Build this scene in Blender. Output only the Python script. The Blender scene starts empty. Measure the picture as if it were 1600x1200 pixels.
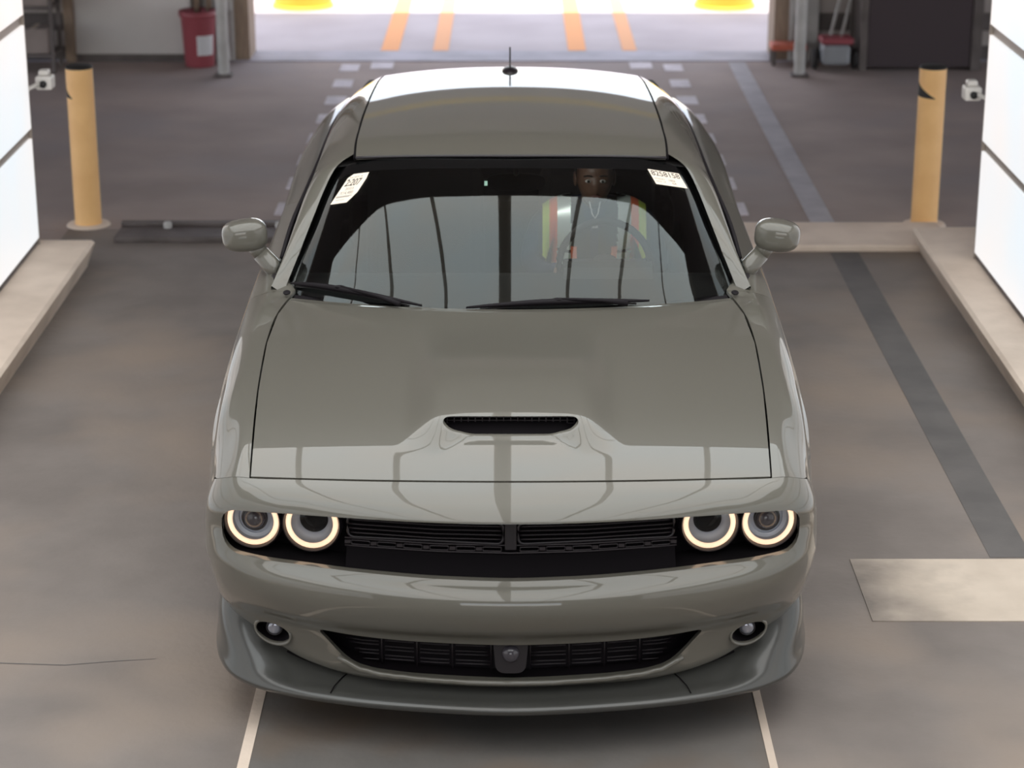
import bpy, bmesh, math, random
from mathutils import Vector, Matrix
random.seed(7)
S = bpy.context.scene
COL = S.collection
PI = math.pi

# ------------------------------------------------------------ camera, world, sun, exposure
cam_d = bpy.data.cameras.new('camera')
cam_d.lens = 3430 / 1600 * 36
cam_d.sensor_width = 36
cam_d.clip_end = 400
cam_d.dof.use_dof = True
cam_d.dof.focus_distance = 7.4
cam_d.dof.aperture_fstop = 3.2
cam = bpy.data.objects.new('camera', cam_d)
cam.location = (0.004, -6.05, 3.25)
cam.rotation_euler = (math.radians(90 - 18.6), 0, 0)
COL.objects.link(cam)
S.camera = cam

S.view_settings.view_transform = 'Standard'
S.view_settings.look = 'None'
S.view_settings.gamma = 1
S.view_settings.use_curve_mapping = False
S.view_settings.exposure = 0.0

w = bpy.data.worlds.new('sky')
S.world = w
w.use_nodes = True
nt = w.node_tree
bg = nt.nodes['Background']
sky = nt.nodes.new('ShaderNodeTexSky')
sky.sky_type = 'NISHITA'
sky.sun_disc = False
sky.sun_elevation = math.radians(62)
sky.sun_rotation = math.radians(200)
mixw = nt.nodes.new('ShaderNodeMix'); mixw.data_type = 'RGBA'; mixw.inputs[0].default_value = 0.6
mixw.inputs[7].default_value = (4.2, 3.9, 3.8, 1)      # thin bright haze over the blue
nt.links.new(sky.outputs[0], mixw.inputs[6])
nt.links.new(mixw.outputs[2], bg.inputs[0])
bg.inputs[1].default_value = 0.62

sun_d = bpy.data.lights.new('sun', 'SUN')
sun_d.energy = 7.0
sun_d.angle = math.radians(0.6)
sun_d.color = (1.0, 0.95, 0.88)
sun = bpy.data.objects.new('sun', sun_d)
sun.rotation_euler = (math.radians(14), 0, 0)
sun.location = (0, 8, 30)
COL.objects.link(sun)

CEIL_L = 2.65
WALL_L = 0.92


# ------------------------------------------------------------ helpers
def mat(name, col, rough=0.5, metal=0.0, coat=0.0, coat_rough=0.03, emis=None, es=0.0, spec=0.5):
    m = bpy.data.materials.new(name)
    m.use_nodes = True
    b = m.node_tree.nodes['Principled BSDF']
    b.inputs['Base Color'].default_value = (*col, 1)
    b.inputs['Roughness'].default_value = rough
    b.inputs['Metallic'].default_value = metal
    b.inputs['Coat Weight'].default_value = coat
    b.inputs['Coat Roughness'].default_value = coat_rough
    b.inputs['Specular IOR Level'].default_value = spec
    if emis:
        b.inputs['Emission Color'].default_value = (*emis, 1)
        b.inputs['Emission Strength'].default_value = es
    return m


def noisy(m, c1, c2, scale, detail=6, bump=0.0, lo=0.35, hi=0.65, stretch=(1, 1, 1), rough=None, c3=None, scale3=0.5):
    """object-space noise mixed between two colours, optional third large-scale stain colour and bump"""
    n = m.node_tree.nodes
    l = m.node_tree.links
    b = n['Principled BSDF']
    tc = n.new('ShaderNodeTexCoord')
    mp = n.new('ShaderNodeMapping')
    mp.inputs['Scale'].default_value = stretch
    l.new(tc.outputs['Object'], mp.inputs[0])
    nz = n.new('ShaderNodeTexNoise')
    nz.inputs['Scale'].default_value = scale
    nz.inputs['Detail'].default_value = detail
    l.new(mp.outputs[0], nz.inputs['Vector'])
    r = n.new('ShaderNodeValToRGB')
    r.color_ramp.elements[0].position = lo
    r.color_ramp.elements[0].color = (*c1, 1)
    r.color_ramp.elements[1].position = hi
    r.color_ramp.elements[1].color = (*c2, 1)
    l.new(nz.outputs['Fac'], r.inputs[0])
    out = r.outputs[0]
    if c3:
        n3 = n.new('ShaderNodeTexNoise')
        n3.inputs['Scale'].default_value = scale3
        n3.inputs['Detail'].default_value = 3
        l.new(mp.outputs[0], n3.inputs['Vector'])
        r3 = n.new('ShaderNodeValToRGB')
        r3.color_ramp.elements[0].position = 0.48
        r3.color_ramp.elements[1].position = 0.68
        l.new(n3.outputs['Fac'], r3.inputs[0])
        mx = n.new('ShaderNodeMix')
        mx.data_type = 'RGBA'
        l.new(r3.outputs[0], mx.inputs[0])
        l.new(out, mx.inputs[6])
        mx.inputs[7].default_value = (*c3, 1)
        out = mx.outputs[2]
    l.new(out, b.inputs['Base Color'])
    if bump:
        bp = n.new('ShaderNodeBump')
        bp.inputs['Strength'].default_value = bump
        bp.inputs['Distance'].default_value = 0.01
        nb = n.new('ShaderNodeTexNoise')
        nb.inputs['Scale'].default_value = scale * 12
        nb.inputs['Detail'].default_value = 4
        l.new(mp.outputs[0], nb.inputs['Vector'])
        l.new(nb.outputs['Fac'], bp.inputs['Height'])
        l.new(bp.outputs[0], b.inputs['Normal'])
    return m


def new_obj(name, me, m=None, parent=None, smooth=False, label=None, cat=None, group=None, kind=None):
    o = bpy.data.objects.new(name, me)
    COL.objects.link(o)
    if m:
        me.materials.clear()
        me.materials.append(m)
    if smooth:
        for p in me.polygons:
            p.use_smooth = True
    if parent:
        o.parent = parent
    tag(o, label, cat, group, kind)
    return o


def tag(o, label=None, cat=None, group=None, kind=None):
    if label: o['label'] = label
    if cat: o['category'] = cat
    if group: o['group'] = group
    if kind: o['kind'] = kind
    return o


def empty(name, loc=(0, 0, 0), label=None, cat=None, group=None):
    o = bpy.data.objects.new(name, None)
    o.empty_display_size = 0.1
    o.location = loc
    COL.objects.link(o)
    return tag(o, label, cat, group)


class MB:
    """collects simple shapes into one bmesh"""
    def __init__(s):
        s.bm = bmesh.new()

    def box(s, x0, x1, y0, y1, z0, z1, bev=0.0, M=None):
        vs = [s.bm.verts.new(p) for p in [(x0, y0, z0), (x1, y0, z0), (x1, y1, z0), (x0, y1, z0), (x0, y0, z1), (x1, y0, z1), (x1, y1, z1), (x0, y1, z1)]]
        fs = [s.bm.faces.new([vs[i] for i in f]) for f in [(0, 3, 2, 1), (4, 5, 6, 7), (0, 1, 5, 4), (1, 2, 6, 5), (2, 3, 7, 6), (3, 0, 4, 7)]]
        if bev:
            es = list({e for f in fs for e in f.edges})
            r = bmesh.ops.bevel(s.bm, geom=es, offset=bev, segments=2, affect='EDGES', profile=0.5)
            vs = list({v for f in r['faces'] for v in f.verts} | {v for v in vs if v.is_valid})
        if M is not None:
            bmesh.ops.transform(s.bm, matrix=M, verts=[v for v in vs if v.is_valid])
        return s

    def prism(s, pts, a0, a1, axis='y'):
        """closed outline extruded along axis; pts in the other two coords"""
        def P(p, a):
            return {'y': (p[0], a, p[1]), 'x': (a, p[0], p[1]), 'z': (p[0], p[1], a)}[axis]
        A = [s.bm.verts.new(P(p, a0)) for p in pts]
        B = [s.bm.verts.new(P(p, a1)) for p in pts]
        s.bm.faces.new(A[::-1])
        s.bm.faces.new(B)
        n = len(pts)
        for i in range(n):
            s.bm.faces.new([A[i], A[(i + 1) % n], B[(i + 1) % n], B[i]])
        return s

    def tube(s, pts, r, n=12, cap=True):
        """round tube along points; r scalar or list"""
        pts = [Vector(p) for p in pts]
        rs = r if isinstance(r, (list, tuple)) else [r] * len(pts)
        rings = []
        up = Vector((0, 0, 1))
        for i, p in enumerate(pts):
            d = (pts[min(i + 1, len(pts) - 1)] - pts[max(i - 1, 0)]).normalized()
            a = d.cross(up)
            if a.length < 1e-3: a = d.cross(Vector((0, 1, 0)))
            a.normalize()
            b = a.cross(d).normalized()
            rings.append([s.bm.verts.new(p + (a * math.cos(2 * PI * k / n) + b * math.sin(2 * PI * k / n)) * rs[i]) for k in range(n)])
        for i in range(len(rings) - 1):
            for k in range(n):
                s.bm.faces.new([rings[i][k], rings[i][(k + 1) % n], rings[i + 1][(k + 1) % n], rings[i + 1][k]])
        if cap:
            s.bm.faces.new(rings[0][::-1])
            s.bm.faces.new(rings[-1])
        return s

    def lathe(s, prof, n=48, M=None, closed=False):
        """profile (r, h) spun about local z"""
        rings = []
        vs = []
        for r, h in prof:
            if r < 1e-5:
                v = s.bm.verts.new((0, 0, h)); rings.append([v] * n); vs.append(v)
            else:
                R = [s.bm.verts.new((r * math.cos(2 * PI * k / n), r * math.sin(2 * PI * k / n), h)) for k in range(n)]
                rings.append(R); vs += R
        idx = list(range(len(rings) - 1))
        pairs = [(i, i + 1) for i in idx] + ([(len(rings) - 1, 0)] if closed else [])
        for i, j in pairs:
            for k in range(n):
                q = [rings[i][k], rings[i][(k + 1) % n], rings[j][(k + 1) % n], rings[j][k]]
                q2 = []
                for v in q:
                    if v not in q2: q2.append(v)
                if len(q2) > 2:
                    try: s.bm.faces.new(q2)
                    except ValueError: pass
        if M is not None:
            bmesh.ops.transform(s.bm, matrix=M, verts=vs)
        return s

    def blob(s, c, r, nu=24, nv=16, p=2.0, M=None):
        """superellipsoid"""
        def sg(v, e): return math.copysign(abs(v) ** e, v)
        e = 2.0 / p
        vs = []
        top = s.bm.verts.new((0, 0, r[2])); bot = s.bm.verts.new((0, 0, -r[2]))
        rings = []
        for j in range(1, nv):
            t = -PI / 2 + PI * j / nv
            rings.append([s.bm.verts.new((r[0] * sg(math.cos(t), e) * sg(math.cos(2 * PI * k / nu), e), r[1] * sg(math.cos(t), e) * sg(math.sin(2 * PI * k / nu), e), r[2] * sg(math.sin(t), e))) for k in range(nu)])
        for R in rings: vs += R
        for j in range(len(rings) - 1):
            for k in range(nu):
                s.bm.faces.new([rings[j][k], rings[j][(k + 1) % nu], rings[j + 1][(k + 1) % nu], rings[j + 1][k]])
        for k in range(nu):
            s.bm.faces.new([rings[-1][k], rings[-1][(k + 1) % nu], top])
            s.bm.faces.new([rings[0][(k + 1) % nu], rings[0][k], bot])
        vs += [top, bot]
        T = Matrix.Translation(Vector(c))
        if M is not None: T = T @ M
        bmesh.ops.transform(s.bm, matrix=T, verts=vs)
        return s

    def build(s, name, m, parent=None, smooth=False, flat_angle=None, **kw):
        bmesh.ops.recalc_face_normals(s.bm, faces=s.bm.faces[:])
        me = bpy.data.meshes.new(name)
        s.bm.to_mesh(me)
        s.bm.free()
        o = new_obj(name, me, m, parent, smooth, **kw)
        if smooth and flat_angle:
            me.set_sharp_from_angle(angle=math.radians(flat_angle))
        return o


def spl(pts, n):
    """smooth resample of a 3D polyline, n samples per segment (chord-length cubic Hermite)"""
    P = [Vector(p) for p in pts]
    t = [0.0]
    for a, b in zip(P, P[1:]): t.append(t[-1] + max((b - a).length, 1e-6))
    N = len(P)
    T = []
    for i in range(N):
        if i == 0: T.append((P[1] - P[0]) / (t[1] - t[0]))
        elif i == N - 1: T.append((P[-1] - P[-2]) / (t[-1] - t[-2]))
        else:
            h0, h1 = t[i] - t[i - 1], t[i + 1] - t[i]
            T.append((((P[i] - P[i - 1]) / h0) * h1 + ((P[i + 1] - P[i]) / h1) * h0) / (h0 + h1))
    if N > 2:
        T[0] = T[0] * 1.5 - T[1] * 0.5
        T[-1] = T[-1] * 1.5 - T[-2] * 0.5
    out = []
    for i in range(N - 1):
        h = t[i + 1] - t[i]
        for k in range(n):
            u = k / n
            out.append(P[i] * (2 * u ** 3 - 3 * u * u + 1) + T[i] * h * (u ** 3 - 2 * u * u + u) + P[i + 1] * (-2 * u ** 3 + 3 * u * u) + T[i + 1] * h * (u ** 3 - u * u))
    out.append(P[-1])
    return out


def loft(rows, n1=4, n2=6):
    """rows of control points -> dense grid (list of rows of Vectors)"""
    R = [spl(r, n2) for r in rows]
    cols = [spl([R[i][k] for i in range(len(R))], n1) for k in range(len(R[0]))]
    return [[cols[k][j] for k in range(len(cols))] for j in range(len(cols[0]))]


def mirr(row):
    """half row starting at x=0 -> full row"""
    return [(-p[0], p[1], p[2]) for p in row[:0:-1]] + list(row)


REF = Vector((0, 2.4, 0.55))


def grid_obj(name, g, m, parent=None, thick=0.0, ref=None, flip=1, **kw):
    bm = bmesh.new()
    V = [[bm.verts.new((p[0] * flip, p[1], p[2])) for p in row] for row in g]
    for i in range(len(V) - 1):
        for k in range(len(V[0]) - 1):
            bm.faces.new([V[i][k], V[i][k + 1], V[i + 1][k + 1], V[i + 1][k]])
    bmesh.ops.remove_doubles(bm, verts=bm.verts[:], dist=1e-6)
    bm.normal_update()
    ref = ref or REF
    s = sum(f.normal.dot(f.calc_center_median() - ref) * f.calc_area() for f in bm.faces)
    if s < 0: bmesh.ops.reverse_faces(bm, faces=bm.faces[:])
    me = bpy.data.meshes.new(name)
    bm.to_mesh(me); bm.free()
    o = new_obj(name, me, m, parent, True, **kw)
    if thick:
        md = o.modifiers.new('s', 'SOLIDIFY')
        md.thickness = thick; md.offset = -1; md.use_even_offset = False
    return o


def bake(o, sharp=40):
    bpy.context.view_layer.update()
    dg = bpy.context.evaluated_depsgraph_get()
    me = bpy.data.meshes.new_from_object(o.evaluated_get(dg))
    o.modifiers.clear()
    o.data = me
    for p in me.polygons: p.use_smooth = True
    me.set_sharp_from_angle(angle=math.radians(sharp))
    return o


def cut(o, builders):
    """boolean away each cutter (MB), then bake"""
    cs = []
    for mb in builders:
        bmesh.ops.recalc_face_normals(mb.bm, faces=mb.bm.faces[:])
        me = bpy.data.meshes.new('c'); mb.bm.to_mesh(me); mb.bm.free()
        c = bpy.data.objects.new('c', me); COL.objects.link(c); cs.append(c)
        md = o.modifiers.new('b', 'BOOLEAN'); md.operation = 'DIFFERENCE'; md.object = c; md.solver = 'EXACT'
    bake(o)
    for c in cs: bpy.data.objects.remove(c)
    return o


def lerp_tab(tab, x):
    if x <= tab[0][0]: return tab[0][1]
    for (a, b), (c, d) in zip(tab, tab[1:]):
        if x <= c: return b + (d - b) * (x - a) / (c - a)
    return tab[-1][1]


def cubic_tab(tab):
    """natural cubic spline through (x, y)"""
    n = len(tab); xs = [a for a, _ in tab]; ys = [b for _, b in tab]
    h = [xs[i + 1] - xs[i] for i in range(n - 1)]
    al = [0] + [3 * (ys[i + 1] - ys[i]) / h[i] - 3 * (ys[i] - ys[i - 1]) / h[i - 1] for i in range(1, n - 1)]
    l = [1] + [0] * (n - 1); mu = [0] * n; z = [0] * n
    for i in range(1, n - 1):
        l[i] = 2 * (xs[i + 1] - xs[i - 1]) - h[i - 1] * mu[i - 1]; mu[i] = h[i] / l[i]; z[i] = (al[i] - h[i - 1] * z[i - 1]) / l[i]
    c = [0] * n; b = [0] * n; d = [0] * n
    for j in range(n - 2, -1, -1):
        c[j] = z[j] - mu[j] * c[j + 1]
        b[j] = (ys[j + 1] - ys[j]) / h[j] - h[j] * (c[j + 1] + 2 * c[j]) / 3
        d[j] = (c[j + 1] - c[j]) / (3 * h[j])

    def f(x):
        if x < xs[0]: return ys[0] + b[0] * (x - xs[0])
        j = n - 2
        for i in range(n - 1):
            if x <= xs[i + 1]: j = i; break
        if x > xs[-1]:
            return ys[-1] + (b[j] + 2 * c[j] * h[j] + 3 * d[j] * h[j] ** 2) * (x - xs[-1])
        u = x - xs[j]
        return ys[j] + b[j] * u + c[j] * u * u + d[j] * u ** 3
    return f


def sm(a, b, x):
    u = min(1, max(0, (x - a) / (b - a)))
    return u * u * (3 - 2 * u)


def text_mesh(name, s, size, M, m, parent, shear=0.0, sx=1.0, bold=0.0):
    cu = bpy.data.curves.new(name, 'FONT')
    cu.body = s; cu.size = size; cu.align_x = 'LEFT'; cu.align_y = 'CENTER'; cu.shear = shear
    cu.offset = bold; cu.extrude = 0.0002
    o = bpy.data.objects.new(name, cu); COL.objects.link(o)
    bpy.context.view_layer.update()
    me = bpy.data.meshes.new_from_object(o.evaluated_get(bpy.context.evaluated_depsgraph_get()))
    bpy.data.objects.remove(o)
    me.transform(M @ Matrix.Diagonal((sx, 1, 1, 1)))
    return new_obj(name, me, m, parent)


# ------------------------------------------------------------ materials
concrete = noisy(mat('concrete_floor', (.2, .18, .16), 0.75), (.170, .146, .132), (.225, .195, .177), 1.9, 10, 0.3, c3=(.265, .212, .174), scale3=0.9)
asphalt = noisy(mat('asphalt_floor', (.1, .1, .1), 0.85), (.29, .235, .215), (.38, .31, .28), 1.1, 8, 0.25, c3=(.30, .262, .258), scale3=0.7)
kerb_m = noisy(mat('kerb_concrete', (.4, .36, .3), 0.8), (.62, .51, .42), (.76, .635, .53), 3, 6, 0.2)
pale_m = noisy(mat('pale_patch', (.6, .5, .4), 0.8), (.52, .44, .36), (.62, .53, .44), 3.5, 7, 0.2, lo=.3, hi=.6)
def x_fade(m, base, x0, x1):  # blends a material into a base colour towards lower x, edge broken by noise
    n = m.node_tree.nodes; l = m.node_tree.links; b = n['Principled BSDF']
    src = b.inputs['Base Color'].links[0].from_socket
    tc = n.new('ShaderNodeTexCoord'); sp = n.new('ShaderNodeSeparateXYZ'); l.new(tc.outputs['Object'], sp.inputs[0])
    nz = n.new('ShaderNodeTexNoise'); nz.inputs['Scale'].default_value = 5; nz.inputs['Detail'].default_value = 6
    l.new(tc.outputs['Object'], nz.inputs['Vector'])
    ad = n.new('ShaderNodeMath'); ad.operation = 'MULTIPLY_ADD'; ad.inputs[1].default_value = .5
    l.new(nz.outputs['Fac'], ad.inputs[0]); l.new(sp.outputs[0], ad.inputs[2])
    mr = n.new('ShaderNodeMapRange'); mr.inputs[1].default_value = x0 + .25; mr.inputs[2].default_value = x1 + .25
    l.new(ad.outputs[0], mr.inputs[0])
    mx = n.new('ShaderNodeMix'); mx.data_type = 'RGBA'; l.new(mr.outputs[0], mx.inputs[0])
    mx.inputs[6].default_value = (*base, 1); l.new(src, mx.inputs[7]); l.new(mx.outputs[2], b.inputs['Base Color'])
x_fade(pale_m, (.20, .17, .148), 1.22, 1.62)
steel_plate = noisy(mat('pit_plate', (.12, .12, .12), 0.55, 0.0), (.13, .122, .114), (.175, .160, .148), 2.2, 6, 0.15, c3=(.17, .13, .10), scale3=1.6)
stripe_m = noisy(mat('grey_stripe', (.1, .1, .11), 0.8), (.105, .098, .095), (.135, .125, .120), 4, 6, 0.1)
tape_m = noisy(mat('white_tape', (.45, .42, .45), 0.7), (.50, .46, .49), (.66, .61, .65), 7, 5)
dark_metal = noisy(mat('dark_beam', (.06, .05, .05), 0.6), (.08, .066, .062), (.13, .11, .105), 6, 5)
frame_m = mat('aluminium_frame', (.34, .29, .25), 0.5, 0.3)
yellow_m = noisy(mat('bollard_yellow', (.62, .38, .1), 0.5), (.84, .50, .21), (.92, .57, .25), 5, 4)
black_tape = mat('black_tape', (.02, .02, .02), 0.6)
grey_wall = noisy(mat('back_wall', (.3, .27, .25), 0.85), (.34, .30, .28), (.42, .38, .355), 3, 5)
grey_door = noisy(mat('sheet_door', (.36, .35, .33), 0.7), (.58, .55, .53), (.66, .63, .61), 1.2, 3)
dark_door = mat('dark_curtain', (.055, .04, .045), 0.8)
post_m = noisy(mat('post_paint', (.3, .3, .29), 0.6), (.36, .35, .34), (.46, .45, .44), 6, 4)
wood_m = noisy(mat('wood_edge', (.3, .19, .1), 0.7), (.24, .175, .13), (.32, .235, .17), 6, 6, stretch=(8, 8, 1))
hall_dark = mat('hall_dark', (.16, .14, .13), 0.9)
out_ground = noisy(mat('apron', (.5, .47, .48), 0.9), (.46, .42, .44), (.54, .50, .52), 1.2, 6)
line_orange = mat('orange_line', (.85, .40, .17), 0.8)
line_yellow = mat('yellow_line', (.80, .42, .22), 0.8)
bright_yellow = mat('bright_yellow', (.85, .6, .06), 0.6)
white_box = mat('white_plastic', (.75, .72, .68), 0.4)
red_m = mat('red_plastic', (.27, .055, .07), 0.45)
label_white = mat('label_white', (.6, .6, .62), 0.6)

paint = mat('grey_paint', (.110, .104, .086), 0.42, 0.0, 1.0, 0.015, spec=0.35)
gap_m = mat('gap_black', (.005, .004, .005), 0.9, spec=0.1)
trim_m = mat('black_trim', (.008, .006, .008), 0.6, spec=0.2)
satin_m = mat('satin_black', (.018, .015, .018), 0.3)
split_m = mat('splitter_paint', (.052, .052, .048), 0.30, 0, 0.5, 0.12)
mesh_m = mat('grille_mesh', (.02, .015, .018), 0.4)
rubber = mat('tyre_rubber', (.022, .020, .020), 0.75)
alloy = mat('dark_alloy', (.06, .06, .062), 0.35, 0.8)
chrome = mat('lamp_reflector', (.50, .54, .62), 0.35, 0.1)
ring_m = mat('lamp_ring', (.9, .8, .7), 0.4, emis=(1.0, .66, .43), es=1.12)
lens_dark = mat('projector_lens', (.05, .045, .055), 0.2, 0.0, 0.5, 0.05)
fog_glass = mat('fog_glass', (.30, .31, .36), 0.12, 0.5, 1.0, 0.0)
interior_m = mat('interior_black', (.007, .006, .006), 0.7, spec=0.3)
seat_m = mat('seat_cloth', (.02, .018, .018), 0.85, spec=0.2)
paper = mat('paper', (.86, .76, .64), 0.8, spec=0.2)
ink = mat('ink', (.10, .085, .07), 0.8)
ink_soft = mat('ink_faded', (.30, .27, .24), 0.8)


def glass_mat(name, tint, boost):
    m = bpy.data.materials.new(name)
    m.use_nodes = True
    n = m.node_tree.nodes; l = m.node_tree.links
    n.clear()
    out = n.new('ShaderNodeOutputMaterial')
    mx = n.new('ShaderNodeMixShader')
    tr = n.new('ShaderNodeBsdfTransparent'); tr.inputs[0].default_value = (*tint, 1)
    gl = n.new('ShaderNodeBsdfGlossy'); gl.inputs['Roughness'].default_value = 0.0
    gl.inputs[0].default_value = (.93, 1.0, .99, 1)
    fr = n.new('ShaderNodeFresnel'); fr.inputs[0].default_value = boost
    l.new(fr.outputs[0], mx.inputs[0]); l.new(tr.outputs[0], mx.inputs[1]); l.new(gl.outputs[0], mx.inputs[2])
    l.new(mx.outputs[0], out.inputs[0])
    return m


glass = glass_mat('windshield_glass', (.90, .96, .94), 1.62)
dark_glass = glass_mat('side_glass', (.12, .13, .13), 1.55)
lens_clear = glass_mat('clear_lens', (.96, .96, .96), 1.35)


def panel_mat(name, L, tint_a, tint_b):
    """milky lit acrylic sheet: gives off light, faint warm/cool drift"""
    m = bpy.data.materials.new(name)
    m.use_nodes = True
    n = m.node_tree.nodes; l = m.node_tree.links
    b = n['Principled BSDF']
    b.inputs['Base Color'].default_value = (.12, .12, .12, 1)
    b.inputs['Roughness'].default_value = 0.5
    tc = n.new('ShaderNodeTexCoord')
    nz = n.new('ShaderNodeTexNoise'); nz.inputs['Scale'].default_value = 0.8; nz.inputs['Detail'].default_value = 2
    l.new(tc.outputs['Object'], nz.inputs['Vector'])
    r = n.new('ShaderNodeValToRGB')
    r.color_ramp.elements[0].position = .38; r.color_ramp.elements[0].color = (*tint_a, 1)
    r.color_ramp.elements[1].position = .62; r.color_ramp.elements[1].color = (*tint_b, 1)
    l.new(nz.outputs['Fac'], r.inputs[0])
    l.new(r.outputs[0], b.inputs['Emission Color'])
    b.inputs['Emission Strength'].default_value = L
    return m


wall_panel_m = panel_mat('lit_wall_panel', WALL_L, (1.0, .92, .88), (.88, .95, 1.0))
ceil_panel_m = panel_mat('lit_ceiling_panel', CEIL_L, (1.0, .97, .93), (.92, .98, 1.0))

# ------------------------------------------------------------ floors
DY = 12.42
def slab(name, x0, x1, y0, y1, z0, z1, m, parent=None, bev=0, **kw):
    return MB().box(x0, x1, y0, y1, z0, z1, bev).build(name, m, parent, **kw)

slab('floor', -2.6, 2.5, -8, 6.46, -.2, 0, concrete, kind='structure')
f2 = slab('floor', -9, 9, 6.46, 11.95, -.2, -.004, asphalt, kind='structure')
slab('floor', -9, -2.6, -8, 6.46, -.2, -.006, asphalt, kind='structure')
slab('floor', 2.5, 9, -8, 6.46, -.2, -.006, asphalt, kind='structure')
slab('trim_1', -9, 9, 11.95, DY, -.2, .004, noisy(mat('threshold', (.3, .29, .33), .6), (.26, .25, .29), (.38, .36, .42), 2.5, 5), kind='structure')
slab('floor', -40, 40, DY, 80, -.25, -.002, out_ground, label=None, kind='structure')
# painted lines on the apron
for x, wd, m in ((-1.03, .15, line_orange), (-.60, .13, line_yellow), (.555, .15, line_orange), (1.0, .12, line_yellow)):
    sk = 0.02 if abs(x) > .8 else 0.0
    slab('painted_line', x - wd / 2, x + wd / 2, DY + .02, 30, -.002, .003, m, kind='structure')
# white dashes along the lane
for sx, X in ((-1, -1.355), (1, 1.355)):
    for i in range(8):
        y = 6.80 + i * .672
        slab('painted_line', X - .075 + sx * .006 * i * -1, X + .075 - sx * .006 * i, y, y + .30, -.004, .0015, tape_m, kind='structure')
    slab('painted_line', X - .09 + (sx * -.30), X + .09 + (sx * -.30), 11.62, 11.9, -.004, .0015, tape_m, kind='structure')
# long grey stripe on the right
slab('painted_line', 1.80, 1.96, 1.56, 5.93, 0, .002, stripe_m, kind='structure')
slab('painted_line', 1.78, 1.92, 6.47, 11.9, -.004, .0015, noisy(mat('stripe_blue', (.2, .2, .24), .8), (.36, .34, .36), (.44, .42, .44), 4, 5), kind='structure')
# pale patch, lower right, blending into the floor colour on its left
slab('floor_patch', 1.27, 2.31, .99, 1.54, 0, .004, pale_m, kind='structure')
# plate in front of and under the car
slab('floor_plate', -.80, .79, -4.0, 5.6, 0, .006, steel_plate, kind='structure')
slab('trim_2', -.835, -.80, -4.0, 5.6, 0, .008, kerb_m, kind='structure')
slab('trim_3', .79, .815, -4.0, 5.6, 0, .008, kerb_m, kind='structure')
# threshold of the booth: steel channel left, concrete strip right
ch = slab('trim_4', -2.28, -.95, 6.14, 6.46, 0, .035, dark_metal, bev=.008, kind='structure')
slab('channel_lip', -2.28, -.95, 6.40, 6.46, .035, .055, dark_metal, ch, bev=.004)
for x in (-2.0, -1.35, -1.02):
    MB().lathe([(0, .075), (.02, .07), (.026, .055), (.026, .03)], 12, Matrix.Translation((x, 6.36, 0))).build('bolt', post_m, ch, True)
slab('trim_5', .95, 2.5, 5.93, 6.46, 0, .045, kerb_m, bev=.012, kind='structure')

# hairline crack on the left side of the floor
bm = bmesh.new()
cr = [(-2.25, .66), (-1.9, .63), (-1.72, .655), (-1.5, .64), (-1.33, .672), (-1.2, .69)]
A = [bm.verts.new((x, y, .0012)) for x, y in cr]; B = [bm.verts.new((x, y + .009 * (1 - i * .15), .0012)) for i, (x, y) in enumerate(cr)]
for i in range(len(cr) - 1): bm.faces.new([A[i], A[i + 1], B[i + 1], B[i]])
me = bpy.data.meshes.new('floor_crack'); bm.to_mesh(me); bm.free()
new_obj('floor_crack', me, stripe_m, kind='structure')
# kerbs
def kerb(name, s, y1, xo, xt, xb):
    mb = MB()
    mb.prism([(s * xo, -.02), (s * xb, -.02), (s * xb, .005), (s * (xt + .012), .135), (s * (xt + .03), .148), (s * xo, .15)], -4.5, y1, 'y')
    return mb.build(name, kerb_m, kind='structure')
kerb('trim_6', -1, 5.65, 2.85, 2.28, 2.34)
kerb('trim_7', 1, 5.93, 2.75, 2.24, 2.31)
slab('base_rail', -2.66, -2.585, -4.5, 5.56, .15, .17, dark_metal, kind='structure').name = 'trim_8'
slab('base_rail', 2.475, 2.55, -4.5, 5.3, .15, .17, dark_metal, kind='structure').name = 'trim_9'

# ------------------------------------------------------------ lit booth: side walls and ceiling
def lit_wall(name, x, s, yend, zs):
    fr = MB()
    t = .10
    xa, xb = (x, x + s * t)
    lo, hi = min(xa, xb), max(xa, xb)
    fr.box(lo + (.012 if s > 0 else 0), hi - (0 if s > 0 else .012), -4.5, yend, .15, zs[-1] + .03)
    wall = fr.build(name, frame_m, kind='structure')
    L = 1.22
    for r in range(len(zs) - 1):
        y = yend
        k = 0
        while y > -4.4:
            y0 = max(y - L * 2, -4.5)
            g = .028
            mb = MB()
            a = x - s * .004; b = x + s * .02
            mb.box(min(a, b), max(a, b), y0 + (.005), y - (.004), zs[r] + g, zs[r + 1] - g)
            mb.build('light_panel', wall_panel_m, wall)
            y = y0
    # edge trim at the far end
    MB().box(lo - .004, hi + .004, yend, yend + .012, .15, zs[-1] + .03).build('edge_trim', frame_m, wall)
    return wall
Z = [.16, .765, 1.375, 1.985, 2.595]
lit_wall('wall_left', -2.58, -1, 5.555, Z)
lit_wall('wall_right', 2.47, 1, 5.25, Z)

CZ = 3.62
CY0, CY1 = -5.0, 3.20
cb = MB().box(-2.80, 2.70, CY0 - .03, CY1 + .03, CZ + .03, CZ + .13).build('ceiling_lit', frame_m, kind='structure')
cb.name = 'ceiling'
xc = -.055
pw = .66
for j in range(4):
    y0 = CY0 + (CY1 - CY0) * j / 4; y1 = CY0 + (CY1 - CY0) * (j + 1) / 4
    for s in (-1, 1):
        for i in range(4):
            a = .056 + i * pw; b = a + pw - .05
            x0, x1 = sorted((xc + s * a, xc + s * b))
            MB().box(x0, x1, y0 + .006, y1 - .006, CZ, CZ + .04).build('light_panel', ceil_panel_m, cb)

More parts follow.
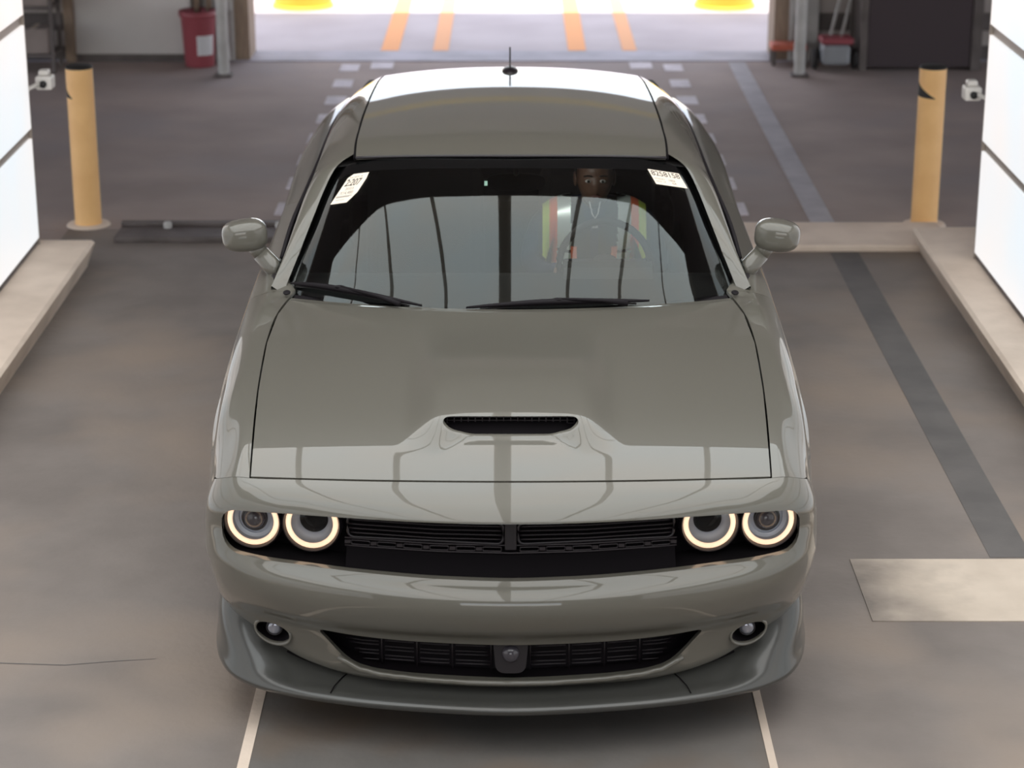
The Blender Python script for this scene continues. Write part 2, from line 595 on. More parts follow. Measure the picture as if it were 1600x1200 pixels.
# ------------------------------------------------------------ hall shell
HZ = 5.2
hc = slab('ceiling', -9, 9, -14, DY, HZ, HZ + .15, hall_dark, kind='structure')
slab('wall_west', -9.15, -9, -14, DY, 3.0, HZ, hall_dark, kind='structure')
slab('wall_east', 9, 9.15, -14, DY, 3.0, HZ, hall_dark, kind='structure')
slab('wall_front', -9, -2.6, -14.15, -14, -.2, HZ, hall_dark, kind='structure')
slab('wall_front', 2.6, 9, -14.15, -14, -.2, HZ, hall_dark, kind='structure')
slab('wall_front', -2.6, 2.6, -14.15, -14, 3.6, HZ, hall_dark, kind='structure')
slab('floor', -9, 9, -60, -14, -.25, -.006, out_ground, kind='structure')
slab('floor', -9, 9, -14, -8, -.2, -.004, asphalt, kind='structure')
slab('floor', -40, -9, -30, DY, -.25, -.006, out_ground, kind='structure')
slab('floor', 9, 40, -30, DY, -.25, -.006, out_ground, kind='structure')
DH = 3.02
# back wall with the drive-through opening
DXL, DXR = -2.16, 2.16
MB().box(-9, DXL - .35, 12.06, DY, -.2, HZ).build('wall_back', grey_wall, kind='structure')
MB().box(DXR + .35, 9, 12.06, DY, -.2, HZ).build('wall_back', grey_wall, kind='structure')
MB().box(DXL - .35, DXR + .35, 12.2, DY, DH, HZ).build('wall_back', grey_wall, kind='structure')
MB().box(DXL - .02, DXR + .02, 12.1, 12.2, DH + .45, DH + .65).build('trim_10', bright_yellow, kind='structure')
# canopy outside
MB().box(-9, 9, DY, 13.2, HZ - .25, HZ - .1).build('ceiling', hall_dark, kind='structure')

# siding ribs and posts on the back wall
for (x0, x1) in ((2.45, 2.79), (3.79, 5.2), (-4.4, -3.67)):
    wl = MB().box(x0, x1, 12.03, 12.06, 0, 3).build('wall_panel_sheet', dark_metal, kind='structure')
    wl.name = 'trim_11'
    for k in range(10):
        z = .12 + k * .27
        MB().box(x0, x1, 12.0, 12.03, z, z + .12).build('plank', grey_wall, wl)
# big pale sliding door (left)
d1 = MB().box(-3.58, -2.62, 11.93, 12.0, .06, 3.0, .01).build('door_1', grey_door, kind='structure')
MB().box(-3.66, -3.58, 11.90, 12.04, 0, 3.1).build('door_frame', wood_m, d1)
MB().box(-3.58, -2.62, 11.94, 11.99, 0, .06).build('door_sill', dark_metal, d1)
# dark door (right)
d2 = MB().box(2.86, 3.70, 11.55, 11.69, .02, 3.0, .01).build('door_2', dark_door, kind='structure')
MB().box(2.80, 2.86, 11.54, 12.0, 0, 3.05).build('door_frame', dark_metal, d2)
MB().box(3.70, 3.78, 11.54, 12.0, 0, 3.05).build('door_frame', dark_metal, d2)
# opening jambs
for s, X in ((-1, DXL), (1, DXR)):
    j = MB().box(min(X, X + s * .12), max(X, X + s * .12), 12.0, DY + .02, 0, DH).build('trim_12', wood_m, kind='structure')
    j = MB().box(min(X + s * .12, X + s * .36), max(X + s * .12, X + s * .36), 11.95, 12.3, 0, HZ, .01).build('trim_13', post_m, kind='structure')
    MB().box(min(X + s * .2, X + s * .25), max(X + s * .2, X + s * .25), 11.93, 11.95, 0, HZ).build('groove', dark_metal, j)

def post(x, y, label):
    p = empty('steel_post', (x, y, 0), label, 'post')
    MB().lathe([(.045, .02), (.045, 3.6)], 20).build('pole', post_m, p, True)
    MB().box(-.07, .07, -.07, .07, 0, .02, .004).build('base_plate', dark_metal, p)
    MB().tube([(0, .1, .12), (0, .45, .5)] if False else [(.0, .03, .5), (.0 if x < 0 else 0, .3, .08)], .02, 8).build('brace', post_m, p, True)
    return p
post(-2.29, 11.3, 'round grey steel post beside the red bin at left')
post(2.29, 11.3, 'round grey steel post right of the bright doorway')

# ------------------------------------------------------------ bollards
def bollard(x, label, a, span):
    p = empty('bollard', (x, 6.56, 0), label, 'bollard')
    MB().lathe([(.078, -.01), (.078, .936)], 32).build('pipe', yellow_m, p, True)
    MB().lathe([(.079, .934), (.0795, .942), (.070, .950), (0, .953)], 32).build('cap', black_tape, p, True, 40)
    MB().lathe([(.13, 0), (.12, .012), (.078, .012)], 32).build('base_ring', kerb_m, p, True)
    # torn black tape patch wrapped on the pipe
    bm = bmesh.new()
    n = 10
    top = []; bot = []
    for k in range(n + 1):
        t = k / n
        th = a + t * span
        zt = .853 - t * .085; zb = .775 - .010 * t
        zb = min(zb, zt - .004)
        for z, L in ((zt, top), (zb, bot)):
            L.append(bm.verts.new((.0795 * math.cos(th), .0795 * math.sin(th), z)))
    for k in range(n): bm.faces.new([top[k], top[k + 1], bot[k + 1], bot[k]])
    me = bpy.data.meshes.new('tape_patch'); bm.to_mesh(me); bm.free()
    t = new_obj('tape_patch', me, black_tape, p)
    md = t.modifiers.new('s', 'SOLIDIFY'); md.thickness = .0015; md.offset = 1
    bake(t)
    return p
bollard(-2.50, 'yellow bollard with black cap beside the left lit wall', math.radians(170), 1.25)
bollard(2.44, 'yellow bollard with black cap beside the right lit wall', math.radians(180), 1.65)

# fat yellow guards outside, cut by the top of the photo
for x, lb in ((-1.98, 'squat bright yellow guard outside, left of the lane lines'), (2.02, 'squat bright yellow guard outside, right of the lane lines')):
    g = empty('yellow_guard', (x, 14.85, 0), lb, 'barrier')
    MB().lathe([(.26, 0), (.27, .05), (.25, .5), (.20, .62), (0, .66)], 28).build('body', bright_yellow, g, True)
    MB().lathe([(.29, 0), (.29, .03), (.25, .035)], 28).build('foot_ring', bright_yellow, g, True)

# small white cameras at the ends of the lit walls
for s, X, Y in ((-1, -2.52, 5.72), (1, 2.43, 5.42)):
    c = empty('white_sensor', (X, Y, 1.02), 'small white sensor box at the far end of the %s lit wall' % ('left' if s < 0 else 'right'), 'sensor')
    MB().box(-.045, .045, -.05, .05, -.045, .03, .012).build('housing', white_box, c)
    MB().box(-.03, .025, -.03, .04, .03, .06, .01).build('hood', white_box, c)
    MB().tube([(0, 0, 0), (s * .07, -.17, -.02)], .012, 8).build('arm', white_box, c, True)
    MB().lathe([(.018, 0), (.02, .015), (0, .018)], 12, Matrix.Translation((0, -.05, -.01)) @ Matrix.Rotation(PI / 2, 4, 'X')).build('lens', black_tape, c, True)

# red bin
b = empty('red_bin', (-2.54, 11.76, 0), 'red plastic bin with white label by the pale door', 'bin')
MB().lathe([(0, 0), (.115, 0), (.12, .02), (.142, .40), (.15, .42), (.15, .44), (.138, .44), (.132, .40), (.11, .03), (0, .03)], 32).build('body', red_m, b, True, 50)
MB().lathe([(.150, .40), (.156, .405), (.156, .45), (.146, .452)], 32).build('rim', red_m, b, True)
bm = bmesh.new()
vv = []
for k in range(9):
    th = math.radians(-100 + 8 * k + 10)
    for z in (.10, .26):
        r = .1215 + (z - .02) * .058 + .001
        vv.append(bm.verts.new((r * math.cos(th), r * math.sin(th), z)))
for k in range(8): bm.faces.new([vv[2 * k], vv[2 * k + 2], vv[2 * k + 3], vv[2 * k + 1]])
me = bpy.data.meshes.new('sticker'); bm.to_mesh(me); bm.free()
new_obj('sticker', me, label_white, b)
# brown pipes behind the bin
pp = empty('wall_pipe', (-2.52, 11.9, 0), 'pair of brown pipes on the back wall behind the red bin', 'pipe')
for dx in (-.05, .05):
    MB().tube([(dx, 0, .0), (dx, 0, 3.4)], .025, 10).build('pipe', wood_m, pp, True)

# hand machine (floor sweeper like) leaning by the right wall
mch = empty('floor_machine', (2.60, 11.55, 0), 'small red and grey wheeled machine with long handles by the back wall', 'machine')
MB().box(-.11, .11, -.14, .12, .06, .22, .03).build('body', mat('machine_grey', (.24, .25, .27), .5), mch)
MB().box(-.12, .14, -.10, .13, .22, .27, .015).build('top_cover', red_m, mch)
for dx in (-.15, .17):
    MB().lathe([(0, -.02), (.075, -.02), (.085, 0), (.075, .02), (0, .02)], 20, Matrix.Translation((dx, .05, .085)) @ Matrix.Rotation(PI / 2, 4, 'Y')).build('wheel', rubber, mch, True, 40)
for dx in (-.03, .06):
    MB().tube([(dx, .08, .26), (dx + .14, .3, .72), (dx + .2, .38, .95)], .014, 8).build('handle', post_m, mch, True)
MB().tube([(.11, .30, .70), (.21, .32, .74)], .025, 8).build('grip', black_tape, mch, True)
# orange low stand by the right jamb
st = empty('orange_stand', (2.28, 11.85, 0), 'low orange-topped stand beside the right jamb of the doorway', 'stand')
MB().box(-.16, .13, -.10, .10, .12, .17, .008).build('top', mat('orange_red', (.5, .12, .07), .6), st)
for dx in (-.14, .11):
    for dy in (-.08, .08):
        MB().box(dx - .015, dx + .015, dy - .015, dy + .015, 0, .12).build('leg', dark_metal, st)
# shelf unit behind the left lit wall
sh = empty('shelf_unit', (-3.95, 11.6, 0), 'dark metal shelf unit with boxes behind the left lit wall', 'shelf')
for dx in (-.32, .28):
    for dy in (-.15, .15):
        MB().box(dx - .015, dx + .015, dy - .015, dy + .015, 0, 1.8).build('upright', dark_metal, sh)
for z in (.12, .5, .95, 1.4):
    MB().box(-.33, .29, -.16, .16, z, z + .025).build('shelf_board', dark_metal, sh)
carton = noisy(mat('carton', (.27, .22, .2), .85), (.24, .2, .185), (.30, .25, .23), 4, 3)
for x, wd, z, h, lb in ((-.16, .24, .145, .16, 'brown carton on the lowest shelf, left'), (.12, .24, .145, .20, 'brown carton on the lowest shelf, right'),
                        (-.14, .28, .525, .22, 'brown carton on the second shelf, left'), (.16, .2, .525, .18, 'brown carton on the second shelf, right')):
    c = empty('carton', (-3.95 + x, 11.6, z), lb, 'box', 'cartons on the metal shelf')
    MB().box(-wd / 2, wd / 2, -.12, .12, 0, h, .004).build('body', carton, c)
    MB().box(-.02, .02, -.122, .12, h, h + .002).build('tape', kerb_m, c)

# ================================================================ THE CAR
car = empty('car', (0, 0, 0), 'grey two-door muscle car facing the camera with four lit ring headlights', 'car')
zprof = cubic_tab([(0.0, .815), (.06, .838), (.12, .86), (.2, .8835), (.28, .903), (.36, .919), (.45, .933), (.6, .950), (.8, .967), (1.0, .980), (1.25, .992), (1.5, 1.0), (1.8, 1.004)])
def sweep(x): return .095 * (abs(x) / .8) ** 2
def ztop(x, y): return zprof(y - sweep(x)) - .022 * (abs(x) / .8) ** 2
def bump(x, y):
    ax = abs(x)
    along = sm(.35 - .09 * sm(.14, .23, ax), .435, y) * (1 - sm(.62, 1.35, y))
    return .040 * along * (1 - sm(.215, .355, ax))
XS = [(.1, .795), (.215, .800), (.43, .812), (.77, .833), (1.2, .850), (1.5, .842), (1.7, .812)]
def xs(y): return lerp_tab(XS, y)
def yfront(x): return .12 + sweep(x)
def yrear(x): return 1.485 + .215 * (abs(x) / .81) ** 2

# ---------------- hood
def hood_grid(nx=96, ny=84):
    g = []
    for j in range(ny + 1):
        t = j / ny
        row = []
        for i in range(-nx // 2, nx // 2 + 1):
            f = i / (nx // 2)
            y = .3
            X = .8 * f
            for _ in range(4):
                ya = yfront(X) + .008; yb = yrear(X)
                y = ya + (yb - ya) * t
                X = f * (xs(y) - .006)
            z = ztop(X, y) + bump(X, y)
            if t > .985: z -= .004
            row.append((X, y, z))
        g.append(row)
    return g
hood = grid_obj('hood', hood_grid(), paint, car, .012)
# scoop mouth
mouth = []
zt_, zb_, hx = .9655, .921, .213
for x, z in ((-.205, zt_), (.205, zt_), (.214, .955), (.185, .935), (.13, zb_), (-.13, zb_), (-.185, .935), (-.214, .955)):
    mouth.append((x, z))
_ru = lambda P, rad, n=6: [tuple(Vector(P[i]) + (Vector(P[i - 1]) - Vector(P[i])).normalized() * min(rad, (Vector(P[i - 1]) - Vector(P[i])).length * .45) * (1 - t / n) ** 2 + (Vector(P[(i + 1) % len(P)]) - Vector(P[i])).normalized() * min(rad, (Vector(P[(i + 1) % len(P)]) - Vector(P[i])).length * .45) * (t / n) ** 2) for i in range(len(P)) for t in range(n + 1)]
mouth = _ru(mouth, .02)
cut(hood, [MB().prism(mouth, .2, .56, 'y')])
MB().box(-.25, .25, .36, .56, .885, .895).box(-.25, .25, .54, .56, .885, .958).build('scoop_duct', trim_m, hood)
mb = MB()
for k in range(4):
    z = .930 + k * .0095
    mb.box(-.205, .205, .452 + k * .002, .456 + k * .002, z, z + .0028)
for k in range(19):
    x = -.2 + .4 * k / 18
    mb.box(x - .0018, x + .0018, .452, .457, .926, .965)
mb.build('scoop_mesh', mesh_m, hood)
# black sheet added under the hood, stands in for the shade in the gaps
grid_obj('gap_underlay', [[(x, y, z - .03) for x, y, z in r] for r in hood_grid(10, 8)], gap_m, car)

# ---------------- front fascia (nose band, corners, bumper)
def hf(x, y): return ztop(x, y)
R = []
R.append([(x, y, hf(x, y)) for x, y in ((0, .12), (.23, .1278), (.46, .151), (.65, .183), (.78, .210), (.84, .228), (.88, .25), (.905, .278), (.925, .33))])
R[0][4] = (.799, .2148, hf(.799, .2148)); R[0][7] = (.905, .278, .812); R[0][8] = (.925, .335, .79); R[0][6] = (.88, .25, .825)
R.append([(0, .055, .837), (.23, .065, .836), (.46, .092, .832), (.65, .127, .825), (.79, .160, .815), (.85, .185, .806), (.892, .22, .794), (.92, .265, .782), (.938, .345, .765)])
R.append([(0, -.001, .806), (.23, .012, .805), (.46, .048, .802), (.65, .092, .796), (.79, .13, .786), (.855, .16, .776), (.90, .20, .765), (.932, .255, .752), (.947, .36, .735)])
R.append([(0, -.018, .786), (.23, -.005, .785), (.46, .035, .783), (.65, .081, .777), (.79, .122, .767), (.858, .153, .757), (.905, .195, .745), (.938, .255, .73), (.952, .37, .71)])
R.append([(0, -.006, .70), (.23, .008, .70), (.46, .048, .70), (.65, .094, .70), (.79, .14, .698), (.865, .172, .695), (.913, .212, .69), (.945, .27, .68), (.960, .40, .66)])
R.append([(0, -.012, .60), (.23, .002, .603), (.46, .036, .61), (.65, .08, .618), (.79, .118, .628), (.866, .158, .633), (.915, .205, .633), (.947, .27, .62), (.963, .41, .60)])
R.append([(0, -.070, .556), (.23, -.056, .557), (.46, -.015, .561), (.64, .030, .566), (.79, .085, .574), (.872, .144, .582), (.918, .205, .582), (.950, .28, .57), (.966, .43, .55)])
R.append([(0, -.075, .541), (.23, -.061, .542), (.46, -.019, .546), (.64, .027, .551), (.788, .083, .558), (.871, .147, .566), (.917, .208, .565), (.949, .29, .55), (.965, .445, .53)])
R.append([(0, -.052, .45), (.23, -.038, .45), (.46, .002, .452), (.63, .05, .455), (.765, .112, .46), (.85, .182, .46), (.90, .247, .455), (.935, .33, .445), (.955, .49, .43)])
R.append([(0, .005, .385), (.23, .02, .385), (.46, .06, .385), (.61, .108, .385), (.74, .165, .39), (.825, .228, .39), (.88, .292, .385), (.92, .37, .375), (.945, .52, .36)])
R.append([(0, .025, .30), (.23, .04, .30), (.46, .078, .30), (.60, .128, .305), (.72, .187, .315), (.80, .25, .33), (.86, .32, .33), (.90, .40, .325), (.93, .55, .31)])
R.append([(0, .035, .232), (.23, .05, .234), (.46, .088, .24), (.58, .13, .25), (.68, .185, .265), (.76, .255, .285), (.82, .335, .29), (.87, .42, .285), (.91, .56, .28)])
R.append([(0, .085, .195), (.23, .10, .197), (.46, .14, .203), (.57, .18, .215), (.66, .23, .23), (.74, .30, .25), (.80, .37, .26), (.85, .45, .26), (.89, .57, .26)])
gf = loft([mirr(r) for r in R], 5, 6)
fascia = grid_obj('front_bumper', gf, paint, car, .022)
# grille mouth outline in xz
def rrect(pts, r, n=6):
    """rounded polygon"""
    out = []
    N = len(pts)
    for i in range(N):
        p0, p1, p2 = Vector(pts[i - 1]), Vector(pts[i]), Vector(pts[(i + 1) % N])
        rr = r[i] if isinstance(r, (list, tuple)) else r
        a = (p0 - p1); b_ = (p2 - p1)
        ra = min(rr, a.length * .48); rb = min(rr, b_.length * .48)
        A = p1 + a.normalized() * ra; B = p1 + b_.normalized() * rb
        for k in range(n + 1):
            t = k / n
            out.append(tuple(A * (1 - t) ** 2 + p1 * 2 * t * (1 - t) + B * t * t))
    return out
top_e = [(0, .782), (.25, .781), (.5, .778), (.7, .772), (.885, .760)]
bot_e = [(0, .596), (.25, .599), (.5, .607), (.7, .615), (.885, .626)]
def outline(top, bot, rc):
    pts = [(-x, z) for x, z in top[::-1]] + top[1:] + bot[::-1] + [(-x, z) for x, z in bot[1:]]
    rr = []
    ex = top[-1][0]; exb = bot[-1][0]
    for p in pts:
        rr.append(rc if abs(p[0]) in (ex, exb) else .02)
    return rrect(pts, rr, 5)
mouth1 = outline(top_e, bot_e, .06)
low_top = [(0, .375), (.3, .377), (.50, .382), (.598, .388)]
low_bot = [(0, .245), (.3, .250), (.42, .258), (.50, .275)]
pts = [(-x, z) for x, z in low_top[::-1]] + low_top[1:] + low_bot[::-1] + [(-x, z) for x, z in low_bot[1:]]
mouth2 = rrect(pts, [.03 if abs(p[0]) in (.598,) else (.06 if abs(p[0]) == .50 and p[1] < .3 else .02) for p in pts], 5)
def ell(cx, cz, a, b_, n=32, rot=0):
    return [(cx + a * math.cos(2 * PI * k / n) * math.cos(rot) - b_ * math.sin(2 * PI * k / n) * math.sin(rot), cz + a * math.cos(2 * PI * k / n) * math.sin(rot) + b_ * math.sin(2 * PI * k / n) * math.cos(rot)) for k in range(n)]
FX, FZ = .742, .334
cut(fascia, [MB().prism(mouth1, -.3, .45, 'y'), MB().prism(mouth2, -.3, .40, 'y'), MB().prism(ell(-FX, FZ, .055, .036), 0, .40, 'y'), MB().prism(ell(FX, FZ, .055, .036), 0, .40, 'y')])
# rolled lip below the lower opening
def surf_y(x, z):
    best = 9; yy = 0
    for row in gf:
        for p in row:
            d = (p[0] - x) ** 2 + (p[2] - z) ** 2
            if d < best: best = d; yy = p[1]
    return yy
lip = []
for k in range(-24, 25):
    x = k / 24 * .53
    z = .2445 + .030 * (abs(x) / .53) ** 3.0
    if abs(x) > .46: z += (abs(x) - .46) * .35
    lip.append((x, surf_y(x, z) - .002, z - .006))
MB().tube(lip, .0095, 10).build('lower_lip', paint, fascia, True)

# cavity behind the grille
back = [[(x, y, z) for x in (0,)] for y, z in ((0, 0),)]
def cavity_rows(xl, ys, ztops, zbots, dy):
    """shallow dark tray following the plan curve; list over x"""
    g = []
    xsn = [-xl + 2 * xl * k / 24 for k in range(25)]
    def pl(x): return lerp_tab(ys, abs(x))
    def T(x): return lerp_tab(ztops, abs(x))
    def Bm(x): return lerp_tab(zbots, abs(x))
    g.append([(x, pl(x) + .012, T(x) + .012) for x in xsn])
    g.append([(x, pl(x) + dy, T(x) + .006) for x in xsn])
    g.append([(x, pl(x) + dy, Bm(x) - .004) for x in xsn])
    g.append([(x, pl(x) + .016, Bm(x) - .009) for x in xsn])
    return g
GY = [(0, -.006), (.23, .008), (.46, .048), (.65, .094), (.79, .14), (.865, .172), (.9, .20)]
gr = MB(); gr.bm.free()
grille = grid_obj('upper_grille', cavity_rows(.90, GY, [(x, z) for x, z in top_e], [(x, z) for x, z in bot_e], .135), gap_m, car, ref=Vector((0, -3, .7)))
for p in grille.data.polygons: p.use_smooth = False
# lower shelf of the mouth, glossy black slope
grid_obj('grille_shelf', [[(x, lerp_tab(GY, abs(x)) + .018, lerp_tab(bot_e, abs(x)) - .004) for x in [-.50 + 1.0 * k / 30 for k in range(31)]],
                          [(x, lerp_tab(GY, abs(x)) + .075, lerp_tab(bot_e, abs(x)) + .045) for x in [-.50 + 1.0 * k / 30 for k in range(31)]],
                          [(x, lerp_tab(GY, abs(x)) + .095, lerp_tab(bot_e, abs(x)) + .060) for x in [-.50 + 1.0 * k / 30 for k in range(31)]]], gap_m, grille, ref=Vector((0, 0, -3)))
# the two framed inserts, slats inside and the row of slots under them
def gy(x): return lerp_tab(GY, abs(x))
def bar(mb, x0, x1, z, dz, r, off):
    n = 14
    mb.tube([(x0 + (x1 - x0) * k / n, gy(x0 + (x1 - x0) * k / n) + off, z + dz * abs(x0 + (x1 - x0) * k / n)) for k in range(n + 1)], r, 6)
OFF = .075
for s in (-1, 1):
    fr = MB()
    x0, x1 = .022 * 1.0, .495
    zT, zB = .752, .684
    path = []
    for (x, z) in rrect([(x0, zB), (x0, zT), (x1, zT), (x1, zB)], .022, 5):
        path.append((s * x, gy(x) + OFF - .006, z))
    path.append(path[0]); path.append(path[1])
    fr.tube(path, .0042, 8, cap=False)
    fo = fr.build('insert_frame', satin_m, grille, True)
    for k in range(4):
        z = .696 + .014 * k
        m2 = MB(); bar(m2, s * (x0 + .004), s * (x1 - .004), z, 0, .0026, OFF)
        m2.build('slat', mesh_m, fo, True)
    # slots
    for k in range(6):
        a = .028 + k * .080
        m3 = MB()
        pth = [(s * x, gy(x) + OFF - .002, z) for x, z in rrect([(a, .658), (a, .671), (a + .056, .671), (a + .056, .658)], .003, 2)]
        pth += pth[:2]
        m3.tube(pth, .0022, 6, cap=False)
        m3.build('slot_frame', mesh_m, grille, True)
        m4 = MB().box(-.009, .009, -.002, .004, -.0055, .0055)
        o4 = m4.build('slot_block', mesh_m, grille)
        o4.location = (s * (a + .068), gy(a + .07) + OFF - .001, .6645)
m2 = MB(); bar(m2, -.505, .505, .677, 0, .0028, OFF); bar(m2, -.505, .505, .652, 0, .0028, OFF); m2.build('cross_bar', mesh_m, grille, True)
MB().box(-.018, .018, OFF - .016, OFF + .01, .664, .765, .004).build('centre_post', satin_m, grille)

# headlights
def headlight(x, y, z, kind, s):
    h = empty('headlight', (0, 0, 0), None)
    h.parent = car
    h.location = (x, y, z)
    h.rotation_euler = (0, 0, math.radians(s * (9 if kind else 5)))
    Rx = Matrix.Rotation(PI / 2, 4, 'X')        # +z of the lathe -> -y
    rr = .083
    MB().lathe([(rr + .010, -.05), (rr + .010, .012), (rr + .004, .020), (rr - .001, .012), (rr - .001, -.05)], 56, Rx).build('bezel', satin_m, h, True, 50)
    MB().lathe([(rr - .002, .006), (rr - .0035, .0115), (rr - .010, .0135), (rr - .0165, .0115), (rr - .018, .006)], 64, Rx).build('light_ring', ring_m, h, True)
    if kind:
        MB().lathe([(rr - .018, .007), (rr - .021, -.008), (rr - .032, -.014), (.052, -.022), (.040, -.020), (.034, -.028)], 56, Rx).build('reflector', chrome, h, True, 50)
        MB().lathe([(.040, -.020), (.041, -.008), (.037, -.004), (.035, -.010), (.035, -.02)], 48, Rx).build('projector_trim', satin_m, h, True)
        MB().lathe([(.0355, -.016), (.033, -.002), (.024, .008), (.012, .013), (0, .0145)], 40, Rx).build('projector', lens_dark, h, True)
    else:
        MB().lathe([(rr - .018, .007), (rr - .022, -.006), (rr - .030, -.016), (.046, -.024), (.043, -.034)], 56, Rx).build('reflector', chrome, h, True, 50)
        MB().lathe([(.045, -.03), (.040, -.034), (.034, -.05), (.026, -.052), (.018, -.062), (0, -.064)], 40, Rx).build('vent_cup', trim_m, h, True, 40)
    MB().lathe([(rr - .004, .014), (rr - .02, .021), (.03, .028), (0, .030)], 48, Rx).build('clear_cover', lens_clear, h, True)
    return h
for s in (-1, 1):
    headlight(s * .788, .195, .7115, True, s)
    headlight(s * .606, .168, .7115, False, s)

# ---------------- lower grille and fog lamps
LY = [(0, .01), (.23, .03), (.46, .07), (.6, .12)]
lowg = grid_obj('lower_grille', cavity_rows(.60, LY, [(0, .385), (.6, .392)], [(0, .238), (.42, .250), (.55, .28), (.6, .31)], .12), trim_m, car, ref=Vector((0, -3, .3)))
for p in lowg.data.polygons: p.use_smooth = False
m5 = MB()
for k in range(8):
    z = .262 + .0155 * k
    hxk = .46 + .013 * k
    for s in (-1, 1):
        x0 = .058
        segs = [(x0 + .006, .17), (.19, .28), (.30, .39), (.41, hxk)]
        for a, b2 in segs:
            if b2 <= a: continue
            off = .004 * ((k + int(a * 50)) % 2)
            m5.tube([(s * (a + (b2 - a) * t / 4), lerp_tab(LY, a + (b2 - a) * t / 4) + .085, z + off) for t in range(5)], .0024, 6)
for s in (-1, 1):
    for x in (.060, .18, .29, .40):
        m5.box(s * x - .002, s * x + .002, lerp_tab(LY, x) + .082, lerp_tab(LY, x) + .092, .25, .382)
m5.build('mesh_bars', mesh_m, lowg, True, kind='stuff')
# centre sensor
sn = MB().prism(rrect([(-.055, .388), (.055, .388), (.045, .268), (-.045, .268)], .03, 5), .035, .11, 'y').build('cruise_sensor', satin_m, lowg)
MB().lathe([(.028, 0), (.027, .010), (.018, .02), (0, .024)], 28, Matrix.Translation((0, .036, .335)) @ Matrix.Rotation(PI / 2, 4, 'X')).build('sensor_lens', lens_dark, sn, True)

def foglamp(s):
    f = empty('fog_lamp'); f.parent = car
    y = surf_y(s * FX, FZ)
    f.location = (s * FX, y, FZ)
    Rx = Matrix.Rotation(PI / 2, 4, 'X')
    # dark pocket
    n = 40
    rings = [(.056, .037, -.004, 0), (.060, .041, -.0075, 0), (.063, .0435, 0, 0)]
    def ering(a, c, yy, slant): return [(a * math.cos(2 * PI * k / n), yy + s * .62 * a * math.cos(2 * PI * k / n) + .0 + -.35 * c * math.sin(2 * PI * k / n) * 0, c * math.sin(2 * PI * k / n)) for k in range(n + 1)]
    grid_obj('bezel_ring', [ering(.0545, .0355, .012, 0), ering(.0555, .0365, -.006, 0), ering(.061, .042, -.007, 0), ering(.064, .0445, .004, 0)], paint, f, ref=Vector((0, .1, 0)))
    grid_obj('pocket', [ering(.0555, .037, -.002, 0), ering(.050, .034, .05, 0), ering(.044, .03, .07, 0), ering(.001, .001, .075, 0)], trim_m, f, ref=Vector((0, -3, 0)))
    T = Matrix.Translation((-s * .004, .012, .008))
    MB().lathe([(.026, -.03), (.026, .0), (.0235, .004), (.0225, -.001)], 32, T @ Rx).build('lamp_housing', satin_m, f, True)
    MB().lathe([(.0228, -.002), (.019, .004), (.012, .0065), (0, .008)], 32, T @ Rx).build('lamp_lens', fog_glass, f, True)
    return f
foglamp(-1); foglamp(1)

# ---------------- splitter
cols_ = [0, .23, .46, .60, .70, .78, .84, .88, .91]
sp_seam = [(0, .09, .206), (.23, .105, .208), (.46, .14, .214), (.57, .18, .222), (.66, .220, .238), (.75, .255, .272), (.82, .31, .315), (.875, .40, .37), (.912, .52, .43)]
sp_mid = [(0, .02, .192), (.25, .04, .193), (.50, .085, .196), (.64, .128, .20), (.745, .17, .215), (.83, .225, .245), (.89, .30, .28), (.925, .39, .32), (.945, .53, .35)]
sp_top = [(0, -.032, .184), (.27, -.008, .184), (.53, .042, .184), (.68, .090, .185), (.79, .145, .19), (.87, .215, .20), (.918, .305, .215), (.943, .40, .235), (.955, .55, .25)]
sp_edge = [(0, -.040, .176), (.27, -.016, .176), (.535, .036, .176), (.685, .084, .176), (.798, .140, .178), (.880, .213, .183), (.928, .308, .19), (.951, .41, .20), (.958, .56, .21)]
sp_bot = [(0, -.034, .160), (.27, -.010, .160), (.53, .042, .160), (.68, .092, .160), (.79, .148, .160), (.87, .222, .16), (.915, .312, .16), (.938, .41, .16), (.947, .56, .16)]
sp_in = [(x * .97, y + .05, .158) for x, y, z in sp_bot]
splitter = grid_obj('splitter', loft([mirr(r) for r in (sp_seam, sp_mid, sp_top, sp_edge, sp_bot, sp_in)], 4, 5), split_m, car)
tr = MB()
tr.tube([(x, y - .014, z + .003) for x, y, z in spl(mirr([(0, .083, .210), (.23, .098, .212), (.46, .134, .218), (.57, .173, .227), (.66, .208, .245), (.70, .222, .258)]), 3)], .0045, 6)
for s_ in (-1, 1):
    tr.tube([(s_ * .50, .155, .2175), (s_ * .525, .125, .2085), (s_ * .545, .085, .2005), (s_ * .555, .055, .1915)], .002, 6)
tr.build('splitter_gap', gap_m, splitter, True)

# ---------------- sides: fender, door, quarter
def station(y, keys):
    return [(x, y, z) for x, z in keys]
sideF0 = [R[0][4], R[0][5], R[0][6], R[0][7], R[0][8], R[1][8], R[2][8], R[3][8], R[4][8], R[5][8], R[6][8], R[7][8], R[8][8], R[9][8], R[10][8], R[11][8]]
def sec(y, xh, xc, xsh, zsh, zt=None, ymul=0):
    """16-point body section from hood seam / belt to sill"""
    f = zt or (lambda X: ztop(X, y))
    zc = f(xc)
    out = [(xh, y, f(xh)), (xh + (xc - xh) * .5, y, f(xh + (xc - xh) * .5)), (xc - .008, y, f(xc - .008) - .001), (xc + .008, y, zc - .005),
           (xc + (xsh - xc) * .5, y, zc - (zc - zsh) * .33), (xsh - .018, y, zsh + .020), (xsh - .006, y, zsh), (xsh, y, zsh - .035), (xsh + .001, y, .74),
           (xsh - .002, y, .68), (xsh - .006, y, .60), (xsh - .010, y, .53), (xsh - .016, y, .46), (xsh - .024, y, .39), (xsh - .032, y, .32), (xsh - .045, y, .24)]
    return out
